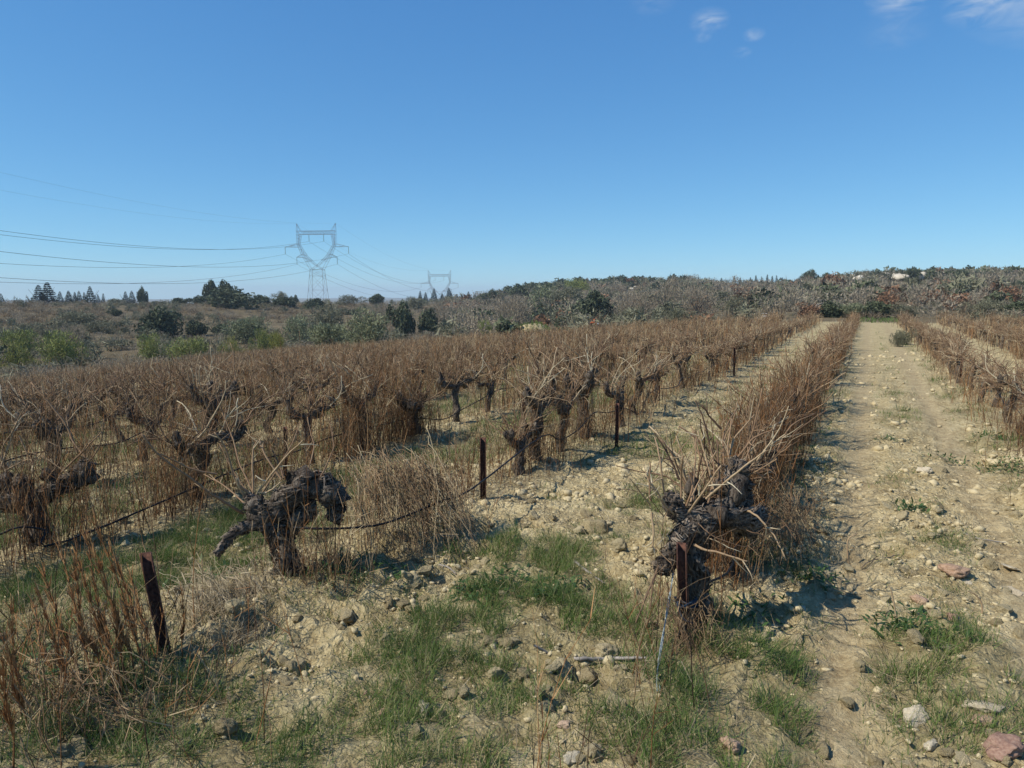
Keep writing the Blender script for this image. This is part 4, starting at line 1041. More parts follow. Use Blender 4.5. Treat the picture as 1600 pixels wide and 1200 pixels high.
for i, (x, y, k, fx, d) in enumerate(SPOTS):
    vis = -40 < fx < 1640
    z = float(gz(x, y)); rz = rng.choice([0, math.pi]) + rng.normal(0, .18); s = rng.uniform(.86, 1.14) * (1 - .22 * float(sstep(12, 32, d)))
    if (vis and n_vis < 297) or (not vis and d < 9):
        if vis: n_vis += 1
        near = d < 10.5 and vis
        c = row_count[k] = row_count.get(k, 0) + 1
        c += 1 if k in HERO_Y else 0
        if k < 0: idx = c
        if near and c <= 20: lb = f'{ORD[c - 1]} grapevine from the near end of {row_short(k)}'
        else: lb = f'bare grapevine farther along the {row_name(k)}'
        P = NEAR[int(rng.integers(len(NEAR)))] if near else MID[int(rng.integers(len(MID)))]
        t = thing('grapevine', lb, 'grapevine', (x, y, z), rz, VG, s)
        made = []
        for nm, me, kd, *up in P:
            o = add(nm, me, made[up[0]] if up else t); made.append(o)
            if kd: o['kind'] = kd
    else:
        ca, sa = math.cos(rz) * s, math.sin(rz) * s
        for V, Qd, T, mi in FAR[int(rng.integers(len(FAR)))]:
            far_mb.add(np.stack([V[:, 0] * ca - V[:, 1] * sa + x, V[:, 0] * sa + V[:, 1] * ca + y, V[:, 2] * s + z], 1), Qd, T, mi)
tag(add('grapevines', far_mb.mesh('grapevines', [M['bark'], M['cane']])), 'distant bare grapevines filling the rest of the vineyard', 'grapevines', None, 'stuff')
print('vines', len(SPOTS), n_vis)

# hero vines, read off the photograph point by point at their own depth
def hero(label, base, depth, trunk, arms, canes, seed, dz=0.12, extra=6, knobs=()):
    rng = np.random.default_rng(seed); t = thing('grapevine', label, 'grapevine', base, 0, VG)
    def conv(pts):                                   # px, py, depth offset
        return [U(p[0], p[1], depth + (p[2] if len(p) > 2 else 0)) - base for p in pts]
    mb = MB(); pts = conv([p[:3] for p in trunk]); pts[0][2] = -.08
    gnarl(mb, pts, [p[3] for p in trunk], rng, 24, 11, .42, 0, 800); add('trunk', mb.mesh('hero_trunk', M['barks'], True), t)
    hero_arms = []
    for a in arms:
        mb = MB(); gnarl(mb, conv([p[:3] for p in a]), [p[3] for p in a], rng, 22, 10, .5, 0, 700); hero_arms.append((add('arm', mb.mesh('hero_arm', M['barks'], True), t), np.array(conv([p[:3] for p in a]))))
    for kx, ky, kd, kr in knobs:
        mb = MB(); c = U(kx, ky, depth + kd) - base
        gnarl(mb, [c - [0, 0, kr * .9], c, c + [kr * .2, 0, kr * .9]], [kr * .7, kr, kr * .6], rng, 12, 4, .5); add('burr', mb.mesh('burr', M['barks'], True), t)
    for c in canes:
        pts, r, tn = c; P, _ = catmull(conv(pts), np.ones(len(pts)), 5); K = len(P)
        P = P + np.cumsum(rng.normal(0, .0018, (K, 3)), 0)
        mb = MB(); cane_tubes(mb, P[None], np.array([r * .88]), np.array([r * .48]), np.array([tn * .70]), 7)
        for _ in range(int(rng.integers(1, 4))):     # short laterals at the nodes
            j = int(rng.integers(2, K - 1)); q = cane_pts(rng, P[j:j + 1], unit(P[j] - P[j - 1])[None] + rng.normal(0, .6, (1, 3)), np.array([rng.uniform(.03, .14)]), 4, .2)
            cane_tubes(mb, q, np.array([r * .5]), np.array([.0012]), np.array([tn]), 5)
        add('cane', mb.mesh('hero_cane', M['cane'], True), min(hero_arms, key=lambda q: np.min(np.linalg.norm(q[1] - P[0], axis=1)))[0])
    return t
B = np.array(hit(452, 912)); 
hero('massive old grapevine with thick arched black arm, in the left foreground', B, 4.38,
     [(455, 925, 0, .09), (450, 885, 0, .075), (441, 850, 0, .065), (430, 820, 0, .07), (424, 800, 0, .07)],
     [[(418, 806, 0, .052), (445, 782, -.02, .068), (474, 762, .02, .078), (503, 763, .06, .08), (523, 783, .1, .062), (521, 812, .08, .035)],
      [(450, 832, .02, .055), (462, 806, .05, .06), (490, 790, .08, .055)],
      [(428, 822, 0, .04), (402, 819, -.05, .030), (372, 829, -.1, .024), (353, 845, -.12, .018), (338, 866, -.14, .012)],
      [(424, 806, 0, .06), (402, 795, -.03, .055), (395, 778, -.03, .035)]],
     [([(398, 778), (370, 751, -.05), (352, 699, -.12), (337, 674, -.15)], .008, .8), ([(396, 766), (394, 707, .05), (400, 687, .06)], .0075, .85),
      ([(400, 775), (440, 721, -.1), (473, 687, -.2)], .0075, .95), ([(440, 749), (414, 707, .05), (405, 685, .1)], .007, .75), ([(444, 748), (436, 725, .1), (424, 699, .15)], .006, .4),
      ([(380, 803), (330, 773, -.15), (293, 747, -.25), (238, 703, -.4), (218, 676, -.45)], .0095, .72), ([(340, 741, -.1), (310, 736, -.15), (279, 725, -.2), (238, 704, -.35)], .007, .6),
      ([(396, 770), (372, 718, .1), (361, 680, .2), (345, 644, .25)], .006, .65), ([(408, 772), (425, 764, -.05), (440, 751, -.08)], .007, 1.0), ([(386, 782), (378, 765, -.05), (370, 745, -.1)], .008, .95),
      ([(394, 776), (366, 735, .1), (344, 690, .2)], .005, .5), ([(404, 780), (452, 705, .15), (470, 660, .3)], .005, .55), ([(386, 790), (350, 760, .1), (318, 742, .2)], .006, .6),
      ([(500, 745), (520, 700, .1), (515, 660, .2)], .005, .5), ([(478, 742), (490, 700, .2), (480, 650, .3)], .005, .6)],
     31, knobs=[(404, 788, -.04, .05), (448, 840, .02, .05), (512, 772, .02, .055)])
A = np.array(hit(1090, 1012))
c5 = lambda *p: [(980 + q[0] / 3, 620 + q[1] / 3, q[2] if len(q) > 2 else 0) for q in p]
hero('grapevine tied to a rusty stake at the near end of the row beside the track', A, 3.66,
     [(1091, 1020, 0, .06), (1090, 950, 0, .05), (1088, 900, .01, .048), (1086, 850, .02, .052), (1098, 815, .03, .062)],
     [[(1104, 812, .02, .05), (1072, 828, -.03, .040), (1052, 862, -.06, .034), (1038, 884, -.08, .038), (1028, 878, -.08, .02)],
      [(1096, 815, .02, .055), (1128, 806, .1, .055), (1150, 800, .2, .06), (1156, 770, .25, .062), (1152, 742, .25, .05), (1160, 720, .28, .03)],
      [(1090, 810, .02, .04), (1066, 806, .02, .035), (1052, 790, .02, .04), (1047, 772, .03, .03)],
      [(1130, 808, .1, .05), (1165, 818, .3, .05), (1190, 810, .5, .045)]],
     [(c5((280, 550), (340, 470, -.1), (440, 320, -.2)), .0075, .9), (c5((370, 480), (520, 350, -.1), (650, 255, -.15)), .007, .95), (c5((240, 540), (255, 400), (265, 285, -.1)), .007, .75),
      (c5((270, 520), (310, 400), (330, 180, .1)), .0065, .7), (c5((110, 490, -.1), (104, 400, -.1), (100, 300, -.1)), .006, .6), (c5((175, 450), (150, 290), (130, 190, .1)), .006, .8), (c5((185, 500), (130, 430, -.05), (80, 370, -.1)), .006, .95),
      (c5((245, 390, .1), (200, 270, .15), (140, 160, .2)), .0065, .08), (c5((400, 270, .3), (360, 130, .35), (310, 20, .4)), .0065, .1), (c5((440, 150, .4), (390, 100, .4), (350, 40, .4)), .007, .2),
      (c5((430, 520, .1), (432, 350, .15), (430, 200, .2)), .0085, .35), (c5((405, 430, .1), (370, 280, .15), (330, 160, .2)), .006, .9), (c5((500, 300, .3), (590, 200, .3), (690, 160, .3)), .007, .6),
      (c5((480, 280, .3), (505, 200, .35), (600, 80, .4)), .007, .8), (c5((525, 535, .2), (580, 540, .1), (640, 590, .05), (690, 650, 0), (750, 775, -.05)), .0065, .95), (c5((650, 530, .3), (730, 580, .25), (800, 680, .2)), .004, .3),
      (c5((310, 690, -.05), (360, 720, -.1), (450, 740, -.15), (558, 772, -.2)), .0075, .85), (c5((320, 650), (400, 670, -.05), (470, 700, -.05)), .0045, .9), (c5((115, 540, -.1), (122, 640, -.12), (112, 700, -.12)), .0065, 1.0),
      (c5((110, 510, -.1), (60, 450, -.15), (0, 380, -.2)), .004, .95), (c5((300, 500), (330, 420, .1), (420, 260, .1)), .006, .7), (c5((120, 545, -.1), (150, 620, -.1), (168, 690, -.1)), .0035, .9),
      (c5((150, 790, -.1), (100, 900, -.2), (40, 1050, -.3)), .006, .3), (c5((150, 800, -.1), (120, 880, -.15), (110, 1000, -.2)), .005, .35), (c5((330, 590, -.05), (420, 650, -.1), (560, 690, -.1), (640, 640, 0)), .003, .4),
      (c5((380, 500, .1), (400, 350, .2), (380, 220, .3)), .006, .55), (c5((500, 380, .25), (470, 240, .3), (490, 100, .4)), .0065, .75), (c5((540, 400, .3), (560, 280, .4), (620, 150, .5)), .006, .6), (c5((230, 560), (170, 500, -.1), (90, 380, -.15)), .006, .9),
      (c5((310, 560), (305, 450, .1), (280, 330, .1)), .006, .6), (c5((450, 330, .3), (440, 180, .4), (500, 60, .5)), .006, .55), (c5((520, 600, .1), (600, 640, .0), (660, 600, -.05)), .003, .35)],
     33, knobs=[(1048, 786, .02, .045), (1153, 764, .2, .075), (1118, 806, .04, .06), (1036, 884, -.08, .042)])
D = np.array(hit(66, 868))
c1 = lambda *p: [(q[0] * .3666, 560 + q[1] * .3667, q[2] if len(q) > 2 else 0) for q in p]
hero('grapevine with low sprawling arms at the left edge of the photograph', D, 5.12,
     [(68, 876, 0, .075), (62, 836, 0, .065), (52, 800, 0, .06), (48, 785, 0, .065)],
     [[(50, 785, 0, .06), (20, 785, -.05, .055), (-20, 782, -.1, .05), (-50, 770, -.1, .045)],
      [(48, 786, 0, .055), (80, 768, .05, .05), (108, 752, .1, .055), (128, 742, .15, .06), (140, 722, .2, .045)],
      [(20, 782, -.05, .04), (12, 760, -.05, .045), (10, 742, -.05, .03)], [(44, 778, -.02, .035), (33, 760, -.04, .045), (34, 745, -.04, .03)]],
     [(c1((0, 470), (30, 380), (70, 270)), .008, .95), (c1((20, 480), (130, 430), (125, 520)), .006, .9), (c1((80, 330), (130, 440), (140, 520)), .006, .8), (c1((260, 490), (350, 400), (425, 320)), .008, .65),
      (c1((330, 400, .3), (290, 300, .3), (220, 200, .3), (130, 100, .3)), .009, .7), (c1((30, 500), (10, 400), (60, 300), (120, 180)), .006, .7), (c1((200, 520), (260, 420), (240, 300)), .006, .6),
      (c1((340, 480), (420, 380), (440, 260)), .006, .5), (c1((300, 500), (180, 420), (90, 400)), .005, .85), (c1((60, 500), (-20, 420), (-60, 300)), .006, .7), (c1((380, 440, .2), (300, 330, .3), (280, 200, .4)), .006, .6)],
     35, knobs=[(11, 752, -.05, .05), (33, 758, -.04, .05), (130, 738, .14, .075), (75, 742, .05, .04)])

# ------------------------------------------------------------------ stakes, wires, irrigation hoses
def stake(top, base_xy, label, h=None, w=.05, lean=(0, 0)):
    """rusty U-shaped steel vineyard stake"""
    b = np.array([base_xy[0], base_xy[1], float(gz(*base_xy))])
    t = thing('vineyard_stake', label, 'stake', b, 0, 'rusty vineyard stakes')
    prof = np.array([(-.5, -.35), (-.5, .3), (-.36, .3), (-.36, -.22), (.36, -.22), (.36, .3), (.5, .3), (.5, -.35)]) * w
    face = math.atan2(-b[0], b[1]) + math.pi; ca, sa = math.cos(face), math.sin(face)
    pr = np.stack([prof[:, 0] * ca - prof[:, 1] * sa, prof[:, 0] * sa + prof[:, 1] * ca], 1); n = len(pr)
    K = 7; V = []
    for k in range(K):
        s = k / (K - 1); V.append(np.column_stack([pr + np.array(lean) * s, np.full(n, -.15 + (h + .15) * s)]))
    V = np.vstack(V); Qd = [[k * n + i, k * n + (i + 1) % n, (k + 1) * n + (i + 1) % n, (k + 1) * n + i] for k in range(K - 1) for i in range(n)]
    top0 = (K - 1) * n; Qd += [[top0 + a for a in q] for q in ((0, 1, 2, 3), (0, 3, 4, 7), (4, 5, 6, 7))]
    mb = MB(); mb.add(V, np.array(Qd)); post = add('post', mb.mesh('stake_post', M['rust']), t)
    for zz in (.62, .86):                            # wire hooks punched in the web
        hb = MB(); q = np.array([(-.25, -.36), (-.25, -.62), (.1, -.66), (.1, -.36)]) * w
        pp = np.column_stack([q[:, 0] * ca - q[:, 1] * sa + lean[0] * zz, q[:, 0] * sa + q[:, 1] * ca + lean[1] * zz, zz * h + np.array([0, .004, .012, .02])])
        Vh, Qh = tubes(pp[None], np.full((1, 4), .0035), 5); hb.add(Vh, Qh); add('hook', hb.mesh('stake_hook', M['rust']), post)
    return t
pa = hit(1070, 1008); stake(None, pa[:2], 'rusty steel stake tied to the near vine beside the track', .50, .047, (-.03, 0))
pl = hit(266, 1022); stake(None, pl[:2], 'leaning rusty steel stake standing free in the left foreground grass', .47, .050, (-.085, -.03))
pb = hit(755, 778); stake(None, pb[:2], 'upright rusty stake between the big vine and next vines', .50, .05)
for px, py, h, lb in [(444, 745, .48, 'thin dark stake behind the big arched vine'), (820, 690, .55, 'dark stake in the third row behind the second row vines'), (963, 700, .5, 'rusty stake among the second row vines near their middle'),
                      (1147, 588, .6, 'tall thin stake standing free where the second row thins out'), (1298, 590, .75, 'leaning stake at the gap in the row left of the track'), (1500, 605, .55, 'stake beside the first clear vine right of the track')]:
    p = hit(px, py); stake(None, p[:2], lb, h, .04, (R_.normal(0, .02), R_.normal(0, .02)))
# loose wire and blue cord on the near stake
def tube_thing(name, pts, r, mat, label, cat, sub=8, S=6, group=None, jit=0):
    P, _ = catmull(pts, np.ones(len(pts)), sub); P = P + R_.normal(0, jit, P.shape) if jit else P
    rr = np.full(len(P), r) if np.isscalar(r) else np.interp(np.linspace(0, 1, len(P)), np.linspace(0, 1, len(r)), r)
    mb = MB(); V, Qd = tubes(P[None], rr[None], S); mb.add(V, Qd, .7); o = add(name, mb.mesh(name, mat, True)); return tag(o, label, cat, group)
e = hit(1027, 1085)
tube_thing('loose_wire', [U(1057, 862, 3.60), U(1052, 890, 3.57), U(1046, 940, 3.52), U(1034, 1000, 3.40), U(1027, 1050, 3.25), e + [0, 0, .01]], .0035, M['wire'], 'pale loose wire dangling from the stake to the grass', 'wire')
tube_thing('loose_wire', [U(1058, 864, 3.60), U(1051, 905, 3.55), U(1042, 950, 3.50), U(1036, 1000, 3.42), U(1029, 1050, 3.28), e + [.01, .01, .01]], .0025, M['wire'], 'second thinner strand twisted beside the dangling pale wire', 'wire')
cpt = U(1071, 945, 3.6); ring = [cpt + np.array([.055 * math.cos(a), .05 * math.sin(a), .01 * math.sin(2 * a) + a * .003]) for a in np.linspace(0, 4 * math.pi, 18)]
tube_thing('cord_tie', ring + [U(1062, 950, 3.5), U(1060, 940, 3.52), U(1066, 965, 3.5), U(1084, 975, 3.52)], .005, M['bluecord'], 'dark blue cord wound round the near stake and vine trunk', 'cord', 4)
def hose(xr, y0, y1, z, label, pts=()):
    ys = np.arange(y0, y1, .55); n = len(ys); w = np.random.default_rng(int(abs(xr) * 100))
    P = [np.array([xr + .05 + w.normal(0, .03), y, float(gz(xr, y)) + z - .03 + w.normal(0, .05)]) for y in ys]
    tube_thing('irrigation_hose', list(pts) + P, .0068, M['hose'], label, 'hose', 4, 6, 'black irrigation hoses along the rows')
hose(-0.72, 4.9, 34, .28, 'black irrigation hose slung along the row left of the track', [U(1070, 960, 3.58), U(1100, 915, 3.75), U(1145, 882, 4.05)])
hose(-2.80, 6.3, 38, .26, 'black irrigation hose slung along the second row left of the track', [U(458, 824, 4.3), U(500, 826, 4.3), U(560, 824, 4.45), U(610, 815, 4.65), U(690, 783, 5.0), U(740, 762, 5.3)])
hose(-5.05, 4.9, 38, .30, 'black irrigation hose slung along the third row left of the track', [U(0, 835, 4.7), U(30, 824, 4.7), U(70, 828, 4.8), U(105, 845, 4.9)])
hose(-7.2, 2.4, 36, .32, 'black irrigation hose slung along the fourth row left of the track')
hose(-9.4, 4, 36, .32, 'black irrigation hose slung along the fifth row left of the track')
hose(1.72, 5.5, 36, .22, 'black irrigation hose along the row right of the track')
hose(3.9, 14, 36, .26, 'black irrigation hose along the second row right of the track')

# ------------------------------------------------------------------ dry weeds in the rows (uncountable)
def weeds():
    rng = np.random.default_rng(91); nearm, orangem = MB(), MB()
    def batch(x, y, h, lod, mbs, tint, lean=.12):
        N = len(x); o = np.stack([x, y, gz(x, y) - .01], 1); d = np.stack([rng.normal(0, lean, N), rng.normal(0, lean, N), np.ones(N)], 1)
        if lod == 0:
            P = cane_pts(rng, o, d, h, 6, .07); r = rng.uniform(.0014, .0032, N)
            V, Qd = tubes(P, np.linspace(1, .4, 6)[None] * r[:, None], 3); mbs.add(V, Qd, np.repeat(tint, 18))
            m = N * 5; ix = np.repeat(np.arange(N), 5); j = rng.integers(2, 6, m); b0 = P[ix, j]
            q = np.stack([b0, b0 + unit((P[ix, 5] - P[ix, 0]) * .9 / h[ix][:, None] + rng.normal(0, .45, (m, 3))) * rng.uniform(.03, .16, m)[:, None]], 1)
            V, Qd = ribbons(q, np.array([[.004, .002]]).repeat(m, 0), unit(rng.normal(0, 1, (m, 3)))); mbs.add(V, Qd, np.repeat(np.clip(tint[ix] + .1, 0, 1), 4))
        else:
            K = 4 if lod == 1 else 3; P = cane_pts(rng, o, d, h, K, .1); w = rng.uniform(.005, .010, N) if lod == 1 else rng.uniform(.012, .022, N)
            V, Qd = ribbons(P, np.linspace(1, .5, K)[None] * w[:, None], unit(np.stack([rng.normal(0, 1, N), rng.normal(0, 1, N), np.zeros(N)], 1))); mbs.add(V, Qd, np.repeat(tint, 2 * K))
            rep = 2 if lod == 1 else 1; m = N * rep; ix = np.repeat(np.arange(N), rep); j = rng.integers(1, K, m); b0 = P[ix, j]
            q = np.stack([b0, b0 + unit(np.array([0, 0, .8]) + rng.normal(0, .5, (m, 3))) * rng.uniform(.06, .2, m)[:, None]], 1)
            V, Qd = ribbons(q, np.repeat(w[ix][:, None], 2, 1) * .7, unit(rng.normal(0, 1, (m, 3)))); mbs.add(V, Qd, np.repeat(np.clip(tint[ix] + .08, 0, 1), 4))
    for k, xr in list(enumerate(rows_left)) + [(-1 - i, xr) for i, xr in enumerate(rows_right)]:
        for (y0, y1) in [(a, a + 1.0) for a in np.arange(-1, ROW_END, 1.0)]:
            ym = (y0 + y1) / 2
            if xr < field_left(ym): continue
            fx, d = frame_x(xr, ym)
            if d < 1.0 or not (-200 < fx < 1800): continue
            dens = .45 + 1.1 * float(sstep(.35, .65, vn(xr * .9, ym * .45, 66)))
            hs = 1.0
            if k == 0: dens = (1.35 if 4.2 < ym < 12.2 else (.5 if ym < 14.5 else 1.3)) if ym > 4 else .4; hs = .95 if 4.5 < ym < 13 else .85
            if k == 1: dens = .8 if ym > 5 else .6; hs = .8 
            if k == 0 and ym < 4.4: dens = .08
            if k == 1 and ym < 4.4: dens = .12 if ym < 3.4 else .3
            if k == -1: dens = .45; hs = .68
            if k >= 2: dens *= 1.15 if d > 9 else 2.0
            lod = 0 if d < 9 else (1 if d < 22 else 2)
            n = rng.poisson(min(dens, 1.9) * (285, 175, 58)[lod])
            if n == 0: continue
            x = xr + rng.normal(-.02 if k == 0 else 0, (.38 if k >= 3 else .19) if k else .11, n); y = rng.uniform(y0, y1, n); cl_ = fbm(x * 2.2, y * 2.2, 2, 300)
            kp = rng.random(n) < (.25 + 1.5 * sstep(.38, .62, cl_)); x, y, cl_ = x[kp], y[kp], cl_[kp]; n = len(x)
            if n == 0: continue
            h = rng.uniform(.2, .72, n) * hs * (.65 + .9 * sstep(.3, .75, cl_)) * np.where(rng.random(n) < .08, 1.35, 1)
            h = h * (1, .88, .72)[lod]
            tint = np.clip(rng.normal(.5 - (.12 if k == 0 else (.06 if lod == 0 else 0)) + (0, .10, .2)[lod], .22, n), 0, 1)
            og = rng.random(n) < (.46 if k == 0 else (.34, .28, .18)[lod])
            for msk, mbs in ((og, orangem), (~og, nearm)):
                if msk.any(): batch(x[msk], y[msk], h[msk], lod, mbs, tint[msk])
    c = hit(110, 1090); n = 190; x = c[0] + rng.normal(0, .42, n); y = c[1] + rng.normal(0, .28, n); fx, dd = frame_x(x, y); ok = dd > 2.2
    for msk, mbs in ((ok & (np.arange(n) % 3 == 0), orangem), (ok & (np.arange(n) % 3 > 0), nearm)): batch(x[msk], y[msk], rng.uniform(.12, .42, msk.sum()), 0, mbs, np.clip(rng.normal(.55, .22, msk.sum()), 0, 1), .22)
    c = hit(500, 900); n = 70; x = c[0] + rng.normal(0, .16, n); y = c[1] + rng.normal(0, .12, n); batch(x, y, rng.uniform(.15, .42, n), 0, nearm, np.clip(rng.normal(.5, .22, n), 0, 1), .22)
    tag(add('dry_weeds', nearm.mesh('dry_weeds', M['weed'])), 'brown dry weed stems growing along the vine rows', 'dry weeds', None, 'stuff')
    tag(add('rust_coloured_weeds', orangem.mesh('rust_coloured_weeds', M['orange_weed'])), 'rust-orange dry weed stems growing along the vine rows', 'dry weeds', None, 'stuff')
weeds()

# tall rust-coloured weed clump, bottom left
def rust_clump():
    rng = np.random.default_rng(17); c = hit(190, 1095)
    t = thing('dry_weed_clump', 'tall leaning rust-orange weed stems in the bottom left corner', 'dry weeds', c)
    for bx, by, tx, ty, fat in [(160, 1100, 95, 855, 1), (165, 1090, 118, 885, 1.3), (185, 1085, 120, 870, 1), (195, 1090, 138, 850, 1.2), (205, 1080, 148, 872, 1.6), (215, 1085, 160, 890, 1), (232, 1060, 175, 862, 1.4), (238, 1050, 150, 820, 1.1), (250, 1040, 205, 900, .8),
                                (140, 1080, 70, 900, .8), (120, 1100, 60, 930, .7), (190, 1120, 160, 960, .7), (40, 1120, 20, 960, .7), (90, 1090, 55, 950, .6), (50, 1150, 10, 1000, .8), (285, 1030, 285, 930, .5), (120, 1120, 90, 980, .7), (20, 1200, 5, 1040, .9)]:
        b = hit(bx, by); dp = depth_of(b); tip = U(tx, ty, dp + rng.uniform(-.1, .25))
        mid = (b + tip) / 2 + rng.normal(0, .015, 3); P, _ = catmull([b - [0, 0, .03], b * .7 + tip * .3 + rng.normal(0, .01, 3), mid, tip], np.ones(4), 5)
        P = P - c; mb = MB(); K = len(P); V, Qd = tubes(P[None], np.linspace(.0042, .0016, K)[None] * fat ** .5, 5); mb.add(V, Qd, .45)
        m = int(170 * fat); j = rng.integers(int(K * .35), K, m); dr = unit(tip - b)
        q0 = P[j] + rng.normal(0, .003, (m, 3)); q = np.stack([q0, q0 + unit(dr + rng.normal(0, .20, (m, 3))) * rng.uniform(.02, .08, m)[:, None]], 1)
        V, Qd = ribbons(q, np.array([[.0055, .002]]).repeat(m, 0), unit(rng.normal(0, 1, (m, 3)))); mb.add(V, Qd, np.repeat(rng.uniform(.5, .95, m), 4))
        add('stem', mb.mesh('rust_stem', M['orange_weed']), t)
rust_clump()

# fallen bundle of dead weeds beside the big vine
def tangle(name, label, starts, ends, n, seed, mat, r=(.0012, .003), arch=.12, cat='dry weeds'):
    rng = np.random.default_rng(seed); s = np.array(starts); e_ = np.array(ends); m = MB()
    u = rng.random(n)[:, None]; a = s[0] * (1 - u) + s[1] * u + rng.normal(0, .09, (n, 3)); v = np.clip(u + rng.normal(0, .25, (n, 1)), 0, 1); b = e_[0] * (1 - v) + e_[1] * v + rng.normal(0, .09, (n, 3))
    f = rng.uniform(.45, 1.0, (n, 1)); b = a + (b - a) * f
    K = 7; t = np.linspace(0, 1, K)[None, :, None]; P = a[:, None] * (1 - t) + b[:, None] * t
    P[:, :, 2] += (4 * arch * rng.uniform(.1, 1, (n, 1)) * (t[..., 0] * (1 - t[..., 0]))); P += np.cumsum(rng.normal(0, .012, (n, K, 3)), 1)
    g = gz(P[..., 0].ravel(), P[..., 1].ravel()).reshape(n, K); P[..., 2] = np.maximum(P[..., 2], g + .008)
    V, Qd = tubes(P, np.linspace(1, .45, K)[None] * rng.uniform(*r, (n, 1)), 3); m.add(V, Qd, np.repeat(np.clip(rng.normal(.55, .22, n), 0, 1), 3 * K))
    k = n * 4; ix = np.repeat(np.arange(n), 4); j = rng.integers(2, K, k); q0 = P[ix, j]; q = np.stack([q0, q0 + unit(unit(b - a)[ix] + rng.normal(0, .35, (k, 3))) * rng.uniform(.04, .13, k)[:, None]], 1)
    V, Qd = ribbons(q, np.array([[.0035, .0015]]).repeat(k, 0), unit(rng.normal(0, 1, (k, 3)))); m.add(V, Qd, np.repeat(rng.uniform(.4, .9, k), 4))
    o = add(name, m.mesh(name, mat)); return tag(o, label, cat)
tangle('dead_weed_bundle', 'fallen bundle of dead brown weeds right of the big arched vine', [U(560, 735, 5.0), U(690, 735, 5.3)], [U(590, 860, 4.6), U(740, 850, 4.9)], 520, 5, M['weed'])
tangle('dead_twig_bundle', 'matted dead twigs hanging at the foot of the near staked vine', [U(1040, 900, 3.6), U(1090, 950, 3.6)], [U(1040, 1060, 3.35), U(1120, 1040, 3.5)], 110, 6, M['weed'], (.0010, .0022), .03, 'dry twigs')
tangle('dead_twig_bundle', 'dark dead twigs lying on the ground below the big vine', [U(380, 985, 3.8), U(440, 1000, 3.75)], [U(300, 1080, 3.3), U(360, 1060, 3.4)], 90, 8, M['straw'], (.001, .002), .03, 'dry twigs')
tangle('dead_twig_bundle', 'dark matted twigs on the shaded track side of the hedge row', [U(1190, 800, 4.6), U(1250, 780, 5.2)], [U(1180, 900, 4.2), U(1265, 840, 4.9)], 220, 9, M['weed'], (.001, .0025), .05, 'dry twigs')

tangle('dry_grass_tangle', 'brown dry grass tangle in the bottom left corner', [U(20, 1080, 3.0), U(200, 1110, 2.9)], [U(40, 1180, 2.75), U(280, 1150, 2.85)], 130, 10, M['weed'], (.0008, .002), .16, 'dry grass')
tangle('dry_grass_tangle', 'straw-coloured dead grass lying between leaning stake and big vine', [U(290, 930, 4.0), U(380, 900, 4.2)], [U(320, 1010, 3.6), U(430, 960, 3.9)], 300, 11, M['straw'], (.0008, .0018), .10, 'dry grass')
# sticks lying about
for pts, r, mk, lb in [
    ([(835, 1028), (870, 1030), (905, 1030), (945, 1034), (975, 1036), (1008, 1032)], [.006, .008, .009, .009, .008, .006], 'deadwood', 'long pale dead stick lying on the ground left of the staked vine'),
    ([(898, 880), (915, 895), (935, 908), (945, 912)], [.008, .008, .006, .004], 'deadwood', 'short dead stick lying among clods between the first two rows'),
    ([(1505, 836), (1530, 845), (1570, 853)], [.004, .005, .003], 'deadwood', 'pale straw-thin reed lying across the right rut'),
    ([(685, 885), (700, 890), (712, 902)], [.005, .005, .004], 'deadwood', 'short pale broken stalk right of the dead weed bundle'),
    ([(10, 1085), (45, 1096), (80, 1106)], [.005, .005, .004], 'deadwood', 'pale broken reed on the ground at the bottom left'),
    ([(1405, 870), (1380, 875), (1360, 880), (1345, 890)], [.003, .004, .003, .002], 'wood', 'thin dark twig lying along the left rut')]:
    P = [hit(a, b) + [0, 0, .014] for a, b in pts]; tube_thing('dead_stick', P, r, M[mk], lb, 'stick', 6, 6, 'dead sticks on the ground', .002)
for pts, lb in [([(1327, 880, 0), (1324, 858, .04), (1326, 842, .07), (1335, 836, .08), (1340, 834, .07)], 'curled dark twig sticking up out of the left rut'),
                ([(1535, 960, 0), (1534, 944, .05), (1525, 930, .09), (1513, 924, .07)], 'curled dark twig sticking up above the right grass tuft'),
                ([(1403, 978, 0), (1398, 950, .06), (1393, 925, .13), (1389, 915, .17)], 'straight dry stalk standing in the middle of the track')]:
    b = hit(pts[0][0], pts[0][1]); dp = depth_of(b)
    tube_thing('dry_twig', [b - [0, 0, .02]] + [U(a, c, dp) for a, c, _ in pts[1:]], [.006, .005, .0045, .004, .003], M['cane'], lb, 'twig', 6, 6, 'twigs standing in the track')

